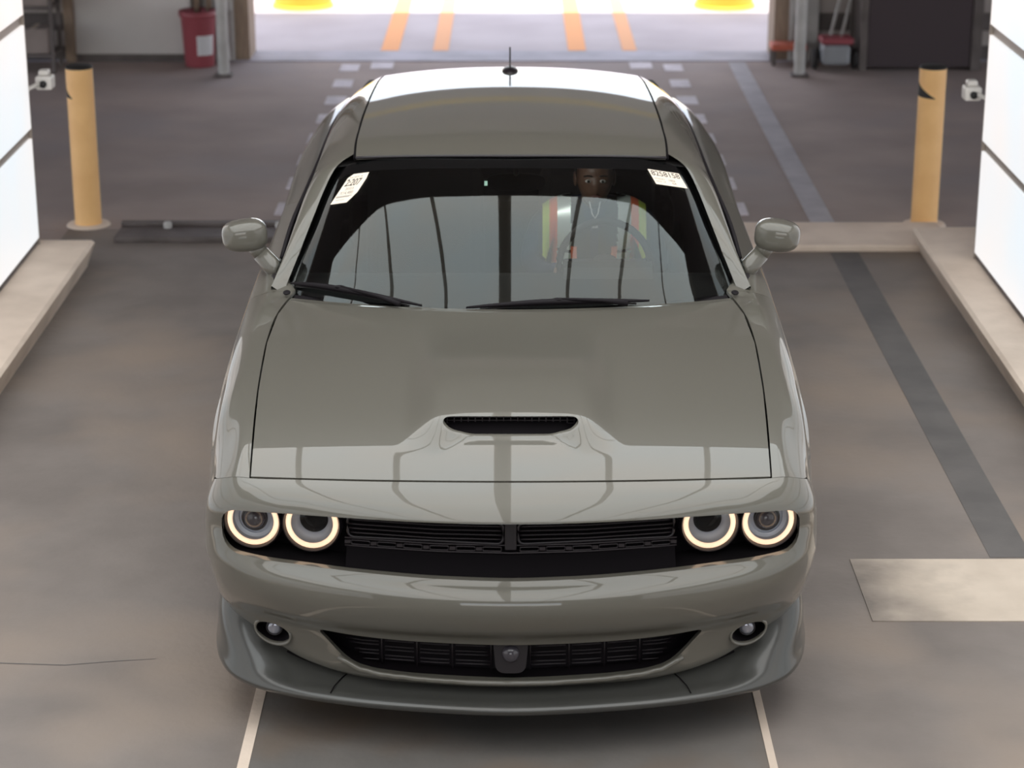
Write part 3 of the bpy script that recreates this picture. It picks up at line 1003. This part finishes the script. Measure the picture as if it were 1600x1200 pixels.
fend = [sideF0,
        [(xs(.43), .43, ztop(.812, .43)), (.85, .44, ztop(.85, .44)), (.89, .45, .865), (.915, .46, .848), (.935, .475, .822), (.948, .49, .795), (.957, .50, .765), (.963, .50, .73), (.967, .51, .69), (.968, .52, .63), (.968, .53, .57), (.966, .54, .51), (.960, .55, .45), (.952, .56, .39), (.942, .57, .32), (.925, .58, .26)],
        sec(.66, xs(.66), .905, .973, .832),
        sec(.95, xs(.95), .912, .982, .872),
        sec(1.25, xs(1.25), .915, .988, .895),
        sec(1.5, xs(1.5), .910, .989, .910),
        sec(1.78, .800, .905, .988, .925)]
belt = lambda X: 1.0 - (X - .85) * .12
door = [fend[-1]] + [sec(y, xb, xc_, xsh, zz, belt) for y, xb, xc_, xsh, zz in ((2.05, .865, .915, .985, .945), (2.5, .862, .912, .982, .950), (3.12, .858, .910, .982, .955))]
quart = [door[-1]] + [sec(y, xb, xc_, xsh, zz, (lambda h: (lambda X: h - (X - .85) * .12))(h)) for y, xb, xc_, xsh, zz, h in ((3.5, .85, .912, .988, .965, 1.01), (3.95, .83, .91, .992, .975, 1.03), (4.4, .80, .90, .985, .975, 1.05), (4.8, .78, .875, .955, .965, 1.06), (5.06, .74, .83, .90, .955, 1.055))]
FA = (.98, .345, .375); RA = (3.93, .345, .385)
def wheelcut(A, s):
    n = 48
    return MB().prism([(A[0] + A[2] * math.cos(2 * PI * k / n), A[1] + A[2] * math.sin(2 * PI * k / n)) for k in range(n)], s * .55, s * 1.2, 'x')
for s in (-1, 1):
    sd = 'front_fender'
    gg = loft(fend, 8, 4)
    gg[0] = [(p[0], p[1] + .003, p[2]) for p in gg[0]]
    ff = grid_obj('front_fender', gg, paint, car, .012, flip=s)
    cut(ff, [wheelcut(FA, s)])
    gd = loft(door, 6, 4)
    gd[0] = [(p[0], p[1] + .003, p[2]) for p in gd[0]]; gd[-1] = [(p[0], p[1] - .003, p[2]) for p in gd[-1]]
    dd = grid_obj('door', gd, paint, car, .012, flip=s); bake(dd)
    MB().blob((s * .985, 2.72, .80), (.02, .11, .02)).build('door_handle', paint, dd, True)
    gq = loft(quart, 6, 4)
    qq = grid_obj('rear_fender', gq, paint, car, .012, flip=s)
    cut(qq, [wheelcut(RA, s)])
    # sill
    MB().box(min(s * .80, s * .945), max(s * .80, s * .945), 1.38, 3.53, .17, .25, .01).build('side_sill', satin_m, car)
    # dark shadow gap strip behind hood/fender seam and A-pillar foot
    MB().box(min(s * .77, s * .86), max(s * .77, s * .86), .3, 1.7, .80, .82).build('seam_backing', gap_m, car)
    # cowl corner trim
    MB().blob((s * .825, 1.715, .992), (.014, .024, .007)).build('cowl_corner', trim_m, car, True)

# ---------------- greenhouse
ws_bot = [(0, 1.505, .975), (.2, 1.515, .975), (.4, 1.555, .975), (.6, 1.625, .973), (.76, 1.725, .964), (.845, 1.81, .953)]
ws_top = [(0, 2.235, 1.383), (.2, 2.242, 1.381), (.4, 2.265, 1.373), (.52, 2.29, 1.362), (.62, 2.33, 1.338), (.69, 2.375, 1.300)]
def ws_row(t, bulge):
    out = []
    for a, b2 in zip(ws_bot, ws_top):
        p = Vector(a).lerp(Vector(b2), t)
        # slight crown of the glass, normal roughly (0,-.46,.89)
        c = (bulge + .036 * (1 - (a[0] / .838) ** 2.0)) * 4 * t * (1 - t)
        out.append((p[0], p[1] - c * .46, p[2] + c * .89))
    return out
wsg = loft([mirr(ws_row(t, .010)) for t in (0, .2, .4, .6, .8, 1)], 7, 6)
wsh = grid_obj('windshield', wsg, glass, car)
# black ceramic band (frit) just under the glass edge
inner = []
def band(f):
    return [(p[0] * f, p[1], p[2]) for p in ()]
def ws_pt(u, t):
    """u -1..1 across, t 0..1 up"""
    j = t * (len(wsg) - 1); i = (u + 1) / 2 * (len(wsg[0]) - 1)
    j0 = min(int(j), len(wsg) - 2); i0 = min(int(i), len(wsg[0]) - 2)
    a = wsg[j0][i0].lerp(wsg[j0][i0 + 1], i - i0); b2 = wsg[j0 + 1][i0].lerp(wsg[j0 + 1][i0 + 1], i - i0)
    return a.lerp(b2, j - j0)
def ws_n(u, t):
    e = .02
    a = ws_pt(min(1, u + e), t) - ws_pt(max(-1, u - e), t); b2 = ws_pt(u, min(1, t + e)) - ws_pt(u, max(0, t - e))
    n = a.cross(b2).normalized()
    return n if n.z > 0 else -n
def fr_loop(du, dt0, dt1, off, rc, n=96):
    """rounded rectangle loop in (u,t)"""
    pts = rrect([(-1 + du, 0 + dt0), (1 - du, 0 + dt0), (1 - du, 1 - dt1), (-1 + du, 1 - dt1)], rc, 10)
    P = []
    for i in range(len(pts)):
        a = Vector(pts[i]); b2 = Vector(pts[(i + 1) % len(pts)])
        k = max(1, int((b2 - a).length / .05))
        for q in range(k): P.append(a.lerp(b2, q / k))
    return P
loop_i = fr_loop(.060, .03, .085, 0, .17)
bm = bmesh.new()
A = []; B = []
for p in loop_i:
    q = ws_pt(p.x, p.y) - ws_n(p.x, p.y) * .006
    A.append(bm.verts.new(q))
    c = Vector((0, .5)); d = Vector((p.x, p.y)) - c
    k = 1 / max(abs(d.x) / .999, abs(d.y) / .4999)
    o_ = c + d * k
    B.append(bm.verts.new(ws_pt(o_.x, o_.y) - ws_n(o_.x, o_.y) * .006))
n = len(A)
for i in range(n): bm.faces.new([A[i], A[(i + 1) % n], B[(i + 1) % n], B[i]])
me = bpy.data.meshes.new('frit_band'); bm.to_mesh(me); bm.free()
new_obj('frit_band', me, gap_m, wsh, True)

# roof
ditch = [(.607, 2.322, 1.362), (.612, 2.45, 1.384), (.612, 2.7, 1.402), (.607, 3.08, 1.412), (.600, 3.45, 1.409), (.592, 3.75, 1.396), (.585, 3.98, 1.372)]
cent = [(2.237, 1.388), (2.40, 1.413), (2.7, 1.436), (3.08, 1.449), (3.45, 1.447), (3.75, 1.434), (3.98, 1.413)]
rr_ = []
for (yc, zc), d in zip(cent, ditch):
    row = []
    for k in range(7):
        u = k / 6
        x = (d[0] - .004) * u
        row.append((x, yc + (d[1] - yc) * u ** 2, zc + (d[2] - zc) * u ** 2.3))
    rr_.append(mirr(row))
roof = grid_obj('roof', loft(rr_, 8, 5), paint, car, .01); bake(roof)
MB().tube([tuple(p + Vector((0, -.004, 0))) for p in spl([rr_[0][k] for k in range(13)], 3)], .006, 6).build('header_trim', satin_m, roof, True)

# A pillar, cant rail and C pillar in one side frame
inn = [(.850, 1.800, .960), (.806, 1.945, 1.060), (.757, 2.11, 1.175), (.718, 2.26, 1.262), (.700, 2.31, 1.295), (.680, 2.342, 1.322), (.655, 2.358, 1.342), (.632, 2.362, 1.356), (.614, 2.368, 1.366), (.612, 2.40, 1.374), (.613, 2.50, 1.388), (.616, 2.7, 1.402), (.611, 3.08, 1.412), (.604, 3.45, 1.409), (.596, 3.75, 1.396), (.589, 3.98, 1.372)]
out_ = [(.892, 1.800, .985), (.858, 1.955, 1.058), (.826, 2.13, 1.150), (.804, 2.27, 1.212), (.796, 2.32, 1.230), (.790, 2.36, 1.242), (.785, 2.395, 1.252), (.781, 2.43, 1.260), (.778, 2.47, 1.268), (.775, 2.52, 1.276), (.771, 2.60, 1.286), (.765, 2.80, 1.303), (.758, 3.12, 1.313), (.750, 3.45, 1.309), (.738, 3.75, 1.290), (.724, 3.98, 1.26)]
def mid(a, b2, t, h):
    p = Vector(a).lerp(Vector(b2), t)
    return (p.x + h * .55, p.y, p.z + h * .8)
sf = [[a, mid(a, b2, .12, .006), mid(a, b2, .45, .016), mid(a, b2, .8, .014), b2, (b2[0] - .003, b2[1] + .004, b2[2] - .014), (b2[0] - .02, b2[1] + .01, b2[2] - .016)] for a, b2 in zip(inn, out_)]
# side glass
top_sg = [(.862, 1.99, 1.045), (.838, 2.14, 1.135), (.800, 2.33, 1.215), (.776, 2.52, 1.262), (.762, 2.85, 1.292), (.755, 3.12, 1.300), (.745, 3.45, 1.296), (.736, 3.62, 1.285)]
bot_sg = [(.882, 1.90, .992), (.875, 2.10, .992), (.872, 2.3, .992), (.870, 2.52, .992), (.866, 2.85, .992), (.862, 3.12, .992), (.858, 3.45, 1.0), (.850, 3.62, 1.02)]
cp_top = [(.755, 3.45, 1.31), (.745, 3.62, 1.298), (.738, 3.75, 1.288), (.724, 3.98, 1.26), (.715, 4.25, 1.20), (.71, 4.6, 1.10), (.72, 4.78, 1.065)]
cp_bot = [(.870, 3.45, 1.0), (.862, 3.62, 1.01), (.855, 3.75, 1.02), (.835, 3.98, 1.03), (.815, 4.25, 1.045), (.80, 4.6, 1.055), (.79, 4.78, 1.06)]
for s in (-1, 1):
    fo = grid_obj('roof_side_frame', loft(sf, 5, 4), paint, car, flip=s)
    rows = []
    for a, b2 in zip(top_sg, bot_sg):
        m_ = Vector(a).lerp(Vector(b2), .5) + Vector((.012, 0, 0))
        rows.append([a, tuple(m_), b2])
    grid_obj('side_window', loft(rows, 5, 6), dark_glass, car, flip=s)
    # weather strip along the glass top
    MB().tube([(s * (x + .006), y, z + .004) for x, y, z in spl(top_sg, 4)], .009, 8).build('weather_strip', trim_m, car, True)
    MB().tube([(s * (x + .004), y, z - .002) for x, y, z in spl(bot_sg, 4)], .007, 8).build('belt_strip', trim_m, car, True)
    rows = []
    for a, b2 in zip(cp_top, cp_bot):
        m_ = Vector(a).lerp(Vector(b2), .5) + Vector((.014, 0, .004))
        rows.append([a, tuple(m_), b2])
    grid_obj('rear_pillar', loft(rows, 5, 6), paint, car, flip=s)
    # drip channel between roof and side frame
    MB().tube([(s * x, y, z - .006) for x, y, z in spl(ditch, 4)], .0065, 6).build('roof_seam', gap_m, car, True)
# rear glass, boot lid, tail
rg = []
for (yc, zc, xd, yd, zd) in ((3.98, 1.411, .587, 3.985, 1.370), (4.1, 1.385, .60, 4.1, 1.345), (4.35, 1.30, .64, 4.33, 1.26), (4.62, 1.17, .69, 4.58, 1.13), (4.72, 1.10, .71, 4.70, 1.075)):
    rg.append(mirr([(xd * u, yc + (yd - yc) * u * u, zc + (zd - zc) * u * u) for u in (0, .25, .5, .75, 1)]))
grid_obj('rear_window', loft(rg, 4, 4), dark_glass, car)
bl = []
for (yc, zc, xd, zd) in ((4.72, 1.10, .79, 1.06), (4.85, 1.095, .78, 1.06), (5.0, 1.095, .755, 1.06), (5.05, 1.09, .74, 1.05)):
    bl.append(mirr([(xd * u, yc - .03 * u * u, zc + (zd - zc) * u * u) for u in (0, .35, .7, 1)]))
grid_obj('boot_lid', loft(bl, 4, 4), paint, car, .01)
MB().box(-.6, .6, 4.93, 5.07, 1.10, 1.125, .01).build('rear_spoiler', satin_m, car)
tl = [[(x, 5.05 - .12 * (abs(x) / .9) ** 3, z) for x in (-.9, -.7, -.4, 0, .4, .7, .9)] for z in (1.05, .95, .80, .6, .42, .28)]
tl[0] = [(x * .84, y, z) for x, y, z in tl[0]]
grid_obj('rear_bumper', loft(tl, 3, 4), paint, car)
MB().box(-.78, .78, 5.02, 5.07, .82, .93, .02).build('tail_lamp', mat('tail_red', (.25, .01, .01), .3), car)

# ---------------- wheels
def wheel(x, y, s):
    wv = empty('wheel'); wv.parent = car; wv.location = (x, y, .345)
    Ry = Matrix.Rotation(s * PI / 2, 4, 'Y')
    MB().lathe([(.25, -.10), (.30, -.122), (.333, -.118), (.345, -.10), (.345, .10), (.333, .118), (.30, .122), (.25, .10), (.24, 0)], 56, Ry, closed=True).build('tyre', rubber, wv, True, 40)
    MB().lathe([(.25, .10), (.243, .105), (.236, .06), (.232, -.10), (.25, -.10)], 48, Ry).build('rim', alloy, wv, True, 50)
    m = MB()
    for k in range(5):
        for d in (-.16, .16):
            a = 2 * PI * k / 5 + d
            Mx = Ry @ Matrix.Rotation(a, 4, 'Z')
            m.box(.05, .238, -.014, .014, .055, .085, .005, Mx)
    m.build('spokes', alloy, wv)
    MB().lathe([(0, .09), (.05, .088), (.075, .075), (.075, .05)], 24, Ry).build('hub_cap', satin_m, wv, True)
    return wv
for s in (-1, 1):
    wheel(s * .838, FA[0], s); wheel(s * .845, RA[0], s)
MB().box(-.72, .72, .35, 4.9, .22, .30, .02).build('underbody', gap_m, car)

# ---------------- mirrors
def mirror(s):
    m = empty('door_mirror'); m.parent = car
    cx, cy, cz = 1.010, 2.02, 1.130
    m.location = (s * cx, cy, cz)
    Rz = Matrix.Rotation(s * math.radians(-10), 4, 'Z') @ Matrix.Rotation(s * math.radians(4), 4, 'Y')
    bm_ = MB().blob((0, 0, 0), (.086, .062, .060), 36, 24, 3.1, Rz)
    for v in bm_.bm.verts:      # taper towards the outer lower corner
        if v.co.x * s > 0: v.co.z *= 1 - .12 * min(1, v.co.x * s / .09)
    bm_.build('shell', paint, m, True)
    MB().blob((0, .042, 0), (.076, .030, .048), 28, 18, 3, Rz).build('mirror_glass', alloy, m, True)
    MB().tube([(s * -.035, .0, -.035), (s * -.062, -.002, -.075)], [.034, .032], 16).build('stalk_head', paint, m, True)
    MB().tube([(s * -.058, -.002, -.070), (s * -.105, -.006, -.125), (s * -.135, -.008, -.15)], [.033, .036, .040], 16).build('stalk', paint, m, True)
    MB().blob((s * -.142, -.03, -.150), (.042, .085, .016), 24, 12, 2.5).build('foot', satin_m, m, True)
    return m
mirror(-1); mirror(1)

# ---------------- antenna
an = empty('antenna'); an.parent = car; an.location = (-.005, 3.76, 1.432)
MB().blob((0, 0, 0), (.036, .075, .022), 24, 14, 2.2).build('antenna_base', satin_m, an, True)
MB().prism([(-.03, .0), (.05, .0), (.085, .075), (.075, .098), (.062, .10)], -.004, .004, 'x').build('antenna_fin', satin_m, an)

# ---------------- cowl and wipers
cw = [[(x, yrear(x) - .01, .968) for x in [-.80 + 1.6 * k / 20 for k in range(21)]], [(x, yrear(x) + .06, .972) for x in [-.80 + 1.6 * k / 20 for k in range(21)]]]
grid_obj('cowl_panel', cw, trim_m, car, ref=Vector((0, 2, 0)))
def wiper(pa, pb, park):
    """blade lying low on the glass between pa and pb (u,t), arm from park (u)"""
    wv = empty('wiper'); wv.parent = car
    P = [ws_pt(pa[0] + (pb[0] - pa[0]) * k / 14, pa[1] + (pb[1] - pa[1]) * k / 14 + .026 * math.sin(PI * k / 14)) + Vector((0, -.008, .020)) for k in range(15)]
    MB().tube(P, [.004 + .008 * math.sin(PI * k / 14) for k in range(15)], 8).build('blade', trim_m, wv, True)
    MB().tube([p + Vector((0, .004, -.012)) for p in P[1:-1]], .0035, 6).build('rubber_edge', rubber, wv, True)
    q = P[7]
    b0 = ws_pt(park, .0) + Vector((0, -.035, .030))
    MB().tube([b0, b0.lerp(q, .35) + Vector((0, 0, .010)), q + Vector((0, 0, .010))], [.010, .008, .005], 8).build('arm', trim_m, wv, True)
    MB().blob(q + Vector((0, 0, .008)), (.018, .010, .007)).build('joint', trim_m, wv, True)
wiper((-.955, .060), (-.32, .004), -.40)
wiper((-.16, .004), (.50, .010), .42)

# ---------------- cabin
MB().box(-.80, .80, 1.75, 4.6, .30, .36).build('cabin_floor', interior_m, car)
ds = [[(x, 1.60 + .15 * (abs(x) / .8) ** 2, .955) for x in [-.8 + .1 * k for k in range(17)]],
      [(x, 1.95, .965) for x in [-.8 + .1 * k for k in range(17)]],
      [(x, 2.12, .950) for x in [-.8 + .1 * k for k in range(17)]],
      [(x, 2.17, .80) for x in [-.8 + .1 * k for k in range(17)]],
      [(x, 2.10, .55) for x in [-.8 + .1 * k for k in range(17)]]]
dash = grid_obj('dashboard', loft(ds, 3, 2), interior_m, car, ref=Vector((0, 1.9, .3)))
MB().prism([(1.98, .96), (2.03, 1.0), (2.14, .995), (2.16, .94)], .20, .54, 'x').build('instrument_hood', interior_m, dash)
hl = []
for (yc, zc), d in zip(cent, ditch):
    hl.append([(d[0] * u * 1.12, yc + (.11 if yc < 2.3 else .05), zc - .035 - .035 * u * u) for u in (-1, -.7, -.35, 0, .35, .7, 1)])
grid_obj('headliner', loft(hl, 2, 2), interior_m, car, ref=Vector((0, 3, 3)))
for s in (-1, 1):
    MB().box(min(s * .79, s * .84), max(s * .79, s * .84), 1.9, 4.6, .36, .97, .01).build('door_card', interior_m, car)
MB().box(-.78, .78, 4.35, 4.7, .36, 1.04, .02).build('rear_bulkhead', interior_m, car)
def seat(x, y):
    st_ = empty('seat'); st_.parent = car; st_.location = (x, y, 0)
    MB().box(-.25, .25, -.28, .25, .42, .58, .05).build('cushion', seat_m, st_)
    MB().box(-.25, .25, 0, .12, 0, .62, .05, Matrix.Translation((0, .20, .55)) @ Matrix.Rotation(math.radians(-18), 4, 'X')).build('backrest', seat_m, st_)
    MB().box(-.13, .13, 0, .08, 0, .17, .03, Matrix.Translation((0, .41, 1.13)) @ Matrix.Rotation(math.radians(-10), 4, 'X')).build('headrest', seat_m, st_)
seat(.37, 2.80); seat(-.37, 2.80)
MB().box(-.75, .75, 3.75, 4.2, .42, .85, .06).build('rear_bench', seat_m, car)
stw = empty('steering_wheel'); stw.parent = car; stw.location = (.37, 2.30, .93)
stw.rotation_euler = (math.radians(-25), 0, 0)
MB().tube([(.18 * math.cos(2 * PI * k / 40), 0, .18 * math.sin(2 * PI * k / 40)) for k in range(42)], .015, 10, cap=False).build('rim', trim_m, stw, True)
MB().box(-.165, .165, -.012, .012, -.03, .03, .008).build('spoke', trim_m, stw)
MB().blob((0, .0, 0), (.06, .03, .05)).build('hub', trim_m, stw, True)
rm = empty('rear_view_mirror'); rm.parent = car; rm.location = (.02, 2.30, 1.27)
MB().blob((0, 0, 0), (.115, .022, .035), 28, 16, 3).build('housing', interior_m, rm, True)
MB().tube([(0, 0, .02), (0, -.04, .07)], .01, 8).build('stem', interior_m, rm, True)
# added fill light to brighten the driver, with a small housing under the headliner
ml = MB().box(-.05, .05, 2.40, 2.48, 1.335, 1.350, .004).build('fill_housing', label_white, car)
md_ = bpy.data.lights.new('driver_fill', 'AREA'); md_.energy = .95; md_.size = .07; md_.color = (1.0, .97, .92)
mo = bpy.data.objects.new('driver_fill', md_); mo.location = (.12, 2.42, 1.31); mo.rotation_euler = Vector((.23, .50, -.42)).to_track_quat('-Z', 'Y').to_euler(); mo.parent = car; COL.objects.link(mo)
# small pale tab seen through the upper glass
p_ = ws_pt(-.095, .80)
MB().box(-.006, .006, -.001, .001, -.013, .013, 0, Matrix.Translation(p_ - ws_n(-.095, .8) * .012) @ Matrix.Rotation(math.radians(-62), 4, 'X')).build('mirror_tab', mat('pale_green', (.5, .72, .6), .5), car)

# ---------------- paper labels inside the glass
def ws_frame(u, t, off):
    o_ = ws_pt(u, t) + ws_n(u, t) * off
    ex = (ws_pt(min(1, u + .03), t) - ws_pt(max(-1, u - .03), t)).normalized()
    nz = ws_n(u, t); ey = nz.cross(ex).normalized(); ex = ey.cross(nz)
    M = Matrix((ex, ey, nz)).transposed().to_4x4(); M.translation = o_
    return M
def paper_label(name, u, t, outline_pts, rot, label):
    M = ws_frame(u, t, -.0022) @ Matrix.Rotation(rot, 4, 'Z')
    e = empty(name, M.translation, label, 'label')
    M0 = M.copy(); M0.translation = (0, 0, 0)
    e.rotation_euler = M0.to_euler()
    MB().prism(outline_pts, -.0004, .0, 'z').build('sheet', paper, e)
    return e
# seen through the glass they would be dulled, so they are stuck on the outside face
def paper_out(name, u, t, pts, rot, label):
    M = ws_frame(u, t, .0012) @ Matrix.Rotation(rot, 4, 'Z')
    e = empty(name, M.translation, label, 'label')
    M0 = M.copy(); M0.translation = (0, 0, 0)
    e.rotation_euler = M0.to_euler()
    MB().prism(pts, -.0004, .0004, 'z').build('sheet', paper, e)
    return e
def put(e, s, x, y, size, m=ink, sx=1.0, shear=0.0, bold=0.0):
    return text_mesh('lettering', s, size, Matrix.Translation((x, y, .0006)), m, e, shear, sx, bold)
L1 = paper_out('windshield_label', -.737, .778, [(-.056, -.084), (.020, -.084), (.048, -.030), (.058, .045), (.056, .080), (-.016, .082), (-.036, .062)], math.radians(0),
               'tall white label reading 2:207 on windshield, upper left of photo')
put(L1, 'Sun NOV 14', -.026, .062, .0135, ink_soft, .85)
put(L1, '2:207', -.034, .030, .054, ink, .58, .15, .0008)
put(L1, '2023', -.020, -.004, .020, ink_soft)
put(L1, 'X14,480', -.036, -.027, .025, ink_soft, .72)
for k in range(2):
    MB().box(-.045, .028 - .01 * k, -.0462 - k * .005, -.0430 - k * .005, .0003, .0007).build('print_line', ink_soft, L1)
MB().box(-.040, .0, -.066, -.064, .0003, .0007).build('print_line', ink_soft, L1)
L2 = paper_out('windshield_label', .725, .850, [(-.068, -.042), (.076, -.042), (.070, .044), (-.074, .044)], math.radians(0),
               'wide white label reading 8258158 on windshield, upper right of photo')
put(L2, '8258158', -.066, .023, .041, ink, .92, 0, .0003)
put(L2, 'MYKOU', -.062, -.008, .013, ink_soft)
put(L2, 'NOV 14', -.062, -.024, .013, ink_soft)
put(L2, '1023', .0, -.010, .016, ink)
put(L2, 'GA', .012, -.026, .014, ink)

# ---------------- the driver
skin = noisy(mat('skin', (.13, .07, .045), .5), (.10, .052, .035), (.13, .07, .045), 14, 4)
navy = mat('navy_shirt', (.010, .013, .040), .85)
hair_m = mat('hair_black', (.010, .009, .008), .9)
vest_black = mat('vest_black', (.02, .02, .022), .9)
lime = mat('vest_lime', (.62, .75, .12), .7)
orange = mat('vest_orange', (1.0, .22, .10), .7)
silver = mat('vest_silver', (.90, 1.0, .96), .4, .35)
PX, PY = .350, 2.98
per = empty('person', (PX, PY, .485), 'driver in navy shirt and dark vest with orange, lime and silver stripes behind windshield', 'person')
def skinned(name, verts, edges, radii, m, parent, sub=2, root=0):
    me = bpy.data.meshes.new(name)
    me.from_pydata(verts, edges, [])
    o = bpy.data.objects.new(name, me); COL.objects.link(o)
    md = o.modifiers.new('k', 'SKIN'); md.use_smooth_shade = True
    for i, r in enumerate(radii):
        me.skin_vertices[0].data[i].radius = (r, r) if not isinstance(r, tuple) else r
    me.skin_vertices[0].data[root].use_root = True
    sb = o.modifiers.new('u', 'SUBSURF'); sb.levels = sub
    bpy.context.view_layer.update()
    me2 = bpy.data.meshes.new_from_object(o.evaluated_get(bpy.context.evaluated_depsgraph_get()))
    bpy.data.objects.remove(o)
    return new_obj(name, me2, m, parent, True)
# body: pelvis, spine, chest, neck, arms to the wheel, thighs forward
V = [(0, .05, .08), (0, .06, .22), (0, .05, .36), (0, .03, .47), (0, .01, .545), (0, -.01, .60),
     (-.15, .02, .475), (-.225, .0, .445), (-.27, -.12, .30), (-.20, -.36, .33), (-.16, -.47, .38),
     (.15, .02, .475), (.225, .0, .445), (.27, -.12, .30), (.20, -.36, .33), (.14, -.47, .38),
     (-.10, .0, .06), (-.13, -.38, .10), (-.13, -.62, -.10), (.10, .0, .06), (.13, -.38, .10), (.13, -.62, -.10)]
Eg = [(0, 1), (1, 2), (2, 3), (3, 4), (4, 5), (3, 6), (6, 7), (7, 8), (8, 9), (9, 10), (3, 11), (11, 12), (12, 13), (13, 14), (14, 15), (0, 16), (16, 17), (17, 18), (0, 19), (19, 20), (20, 21)]
Rd = [(.17, .12), (.17, .11), (.20, .12), (.15, .09), .055, .055, .075, .065, .05, .038, .026, .075, .065, .05, .038, .026, .09, .07, .05, .09, .07, .05]
body = skinned('body', V, Eg, Rd, navy, per)
# head
hb = MB().blob((0, -.02, .70), (.078, .098, .118), 36, 28, 2.15)
for v in hb.bm.verts:
    z = v.co.z - .70; y = v.co.y + .02
    if z < 0: v.co.x *= 1 + z * 2.2; v.co.y = -.02 + y * (1 + z * .6)
    if y < -.06 and -.03 < z < .03 and abs(v.co.x) < .05: v.co.y += .006          # eye hollows
    if y < -.07 and abs(v.co.x) < .018 and -.05 < z < .0: v.co.y -= .020 * (1 - abs(v.co.x) / .018)   # nose
    if y < -.06 and -.075 < z < -.055: v.co.y -= .006
head = hb.build('head', skin, per, True); head.location = (0, -.035, -.045)
for s in (-1, 1):
    MB().blob((s * .030, -.108, .705), (.013, .008, .008)).build('eye', mat('eye_white', (.5, .48, .45), .3), head, True)
    MB().blob((s * .030, -.115, .705), (.006, .003, .006)).build('iris', hair_m, head, True)
    MB().blob((s * .080, -.01, .695), (.010, .022, .032)).build('ear', skin, head, True)
    MB().tube([(s * .015, -.117, .727), (s * .032, -.118, .731), (s * .048, -.108, .726)], .003, 6).build('eyebrow', hair_m, head, True)
MB().blob((0, -.112, .640), (.024, .008, .007)).build('mouth', mat('lips', (.11, .045, .04), .5), head, True)
MB().tube([(0, 0, .54), (0, -.03, .60)], [.055, .052], 20).build('neck', skin, per, True)
hh = MB().blob((0, .004, .722), (.084, .102, .110), 32, 24, 2.15)
bmesh.ops.delete(hh.bm, geom=[v for v in hh.bm.verts if v.co.z < .70 or (v.co.y < -.045 and v.co.z < .775)], context='VERTS')
hh.build('hair', hair_m, per, True).location = (0, -.035, -.045)
# hands on the wheel
def hand(s):
    c = Vector((s * .150, -.50, .385))
    Vh = [tuple(c)]; Eh = []; Rh = [(.030, .020)]
    knuckle = c + Vector((s * -.015, -.05, .012)); Vh.append(tuple(knuckle)); Rh.append((.034, .016)); Eh.append((0, 1))
    for k in range(4):
        b_ = c + Vector((s * (.022 - .017 * k), -.06 + .004 * abs(k - 1), .014))
        L = (.030, .034, .031, .025)[k]
        i = len(Vh)
        Vh += [tuple(b_), tuple(b_ + Vector((0, -L, -.006))), tuple(b_ + Vector((0, -L * 1.2, -.034))), tuple(b_ + Vector((0, -L * .6, -.050)))]
        Rh += [.0095, .009, .0085, .0075]
        Eh += [(1, i), (i, i + 1), (i + 1, i + 2), (i + 2, i + 3)]
    i = len(Vh)
    Vh += [tuple(c + Vector((s * -.030, -.022, .006))), tuple(c + Vector((s * -.045, -.050, -.004))), tuple(c + Vector((s * -.040, -.075, -.018)))]
    Rh += [.011, .010, .0085]; Eh += [(0, i), (i, i + 1), (i + 1, i + 2)]
    return skinned('hand', Vh, Eh, Rh, skin, per, 1)
hand(-1); hand(1)
# vest: shell grown from the torso surface
def shell_from(ob, name, test, off, m, parent):
    bm = bmesh.new(); bm.from_mesh(ob.data)
    bm.normal_update()
    ns = {v: v.normal.copy() for v in bm.verts}
    for v in bm.verts: v.co = v.co + ns[v] * off
    bmesh.ops.delete(bm, geom=[f for f in bm.faces if not test(f.calc_center_median())], context='FACES')
    me = bpy.data.meshes.new(name); bm.to_mesh(me); bm.free()
    return new_obj(name, me, m, parent, True)
bs = body.copy(); bs.data = body.data.copy(); COL.objects.link(bs)
md = bs.modifiers.new('u', 'SUBSURF'); md.levels = 3; bs.parent = None
bake(bs, 180)
torso = lambda c: .05 < c.z < .56 and abs(c.x) < .235 - max(0, c.z - .44) * .2 and c.y > -.16
vest = shell_from(bs, 'vest', lambda c: torso(c) and not (c.y < .02 and abs(c.x) < .018 + max(0, c.z - .42) * .35), .010, vest_black, per)
front = lambda c: c.y < .06
shell_from(bs, 'lime_stripe', lambda c: torso(c) and .188 < abs(c.x) < .218, .0125, lime, vest)
shell_from(bs, 'orange_stripe', lambda c: torso(c) and .155 < abs(c.x) <= .188, .0125, orange, vest)
shell_from(bs, 'silver_stripe', lambda c: torso(c) and .098 < abs(c.x) <= .155 and not .33 < c.z < .345, .0125, silver, vest)
shell_from(bs, 'orange_edge', lambda c: torso(c) and .070 < abs(c.x) <= .098 and c.z < .36 and front(c), .0125, orange, vest)
bpy.data.objects.remove(bs)
# lanyard clip at the neck
cl = MB().tube([(-.03, -.09, .60), (-.012, -.135, .52), (0, -.14, .50), (.012, -.135, .52), (.03, -.09, .60)], .003, 6).build('lanyard', label_white, per, True)
MB().box(-.012, .012, -.146, -.140, .46, .50, .003).build('badge_clip', label_white, per)
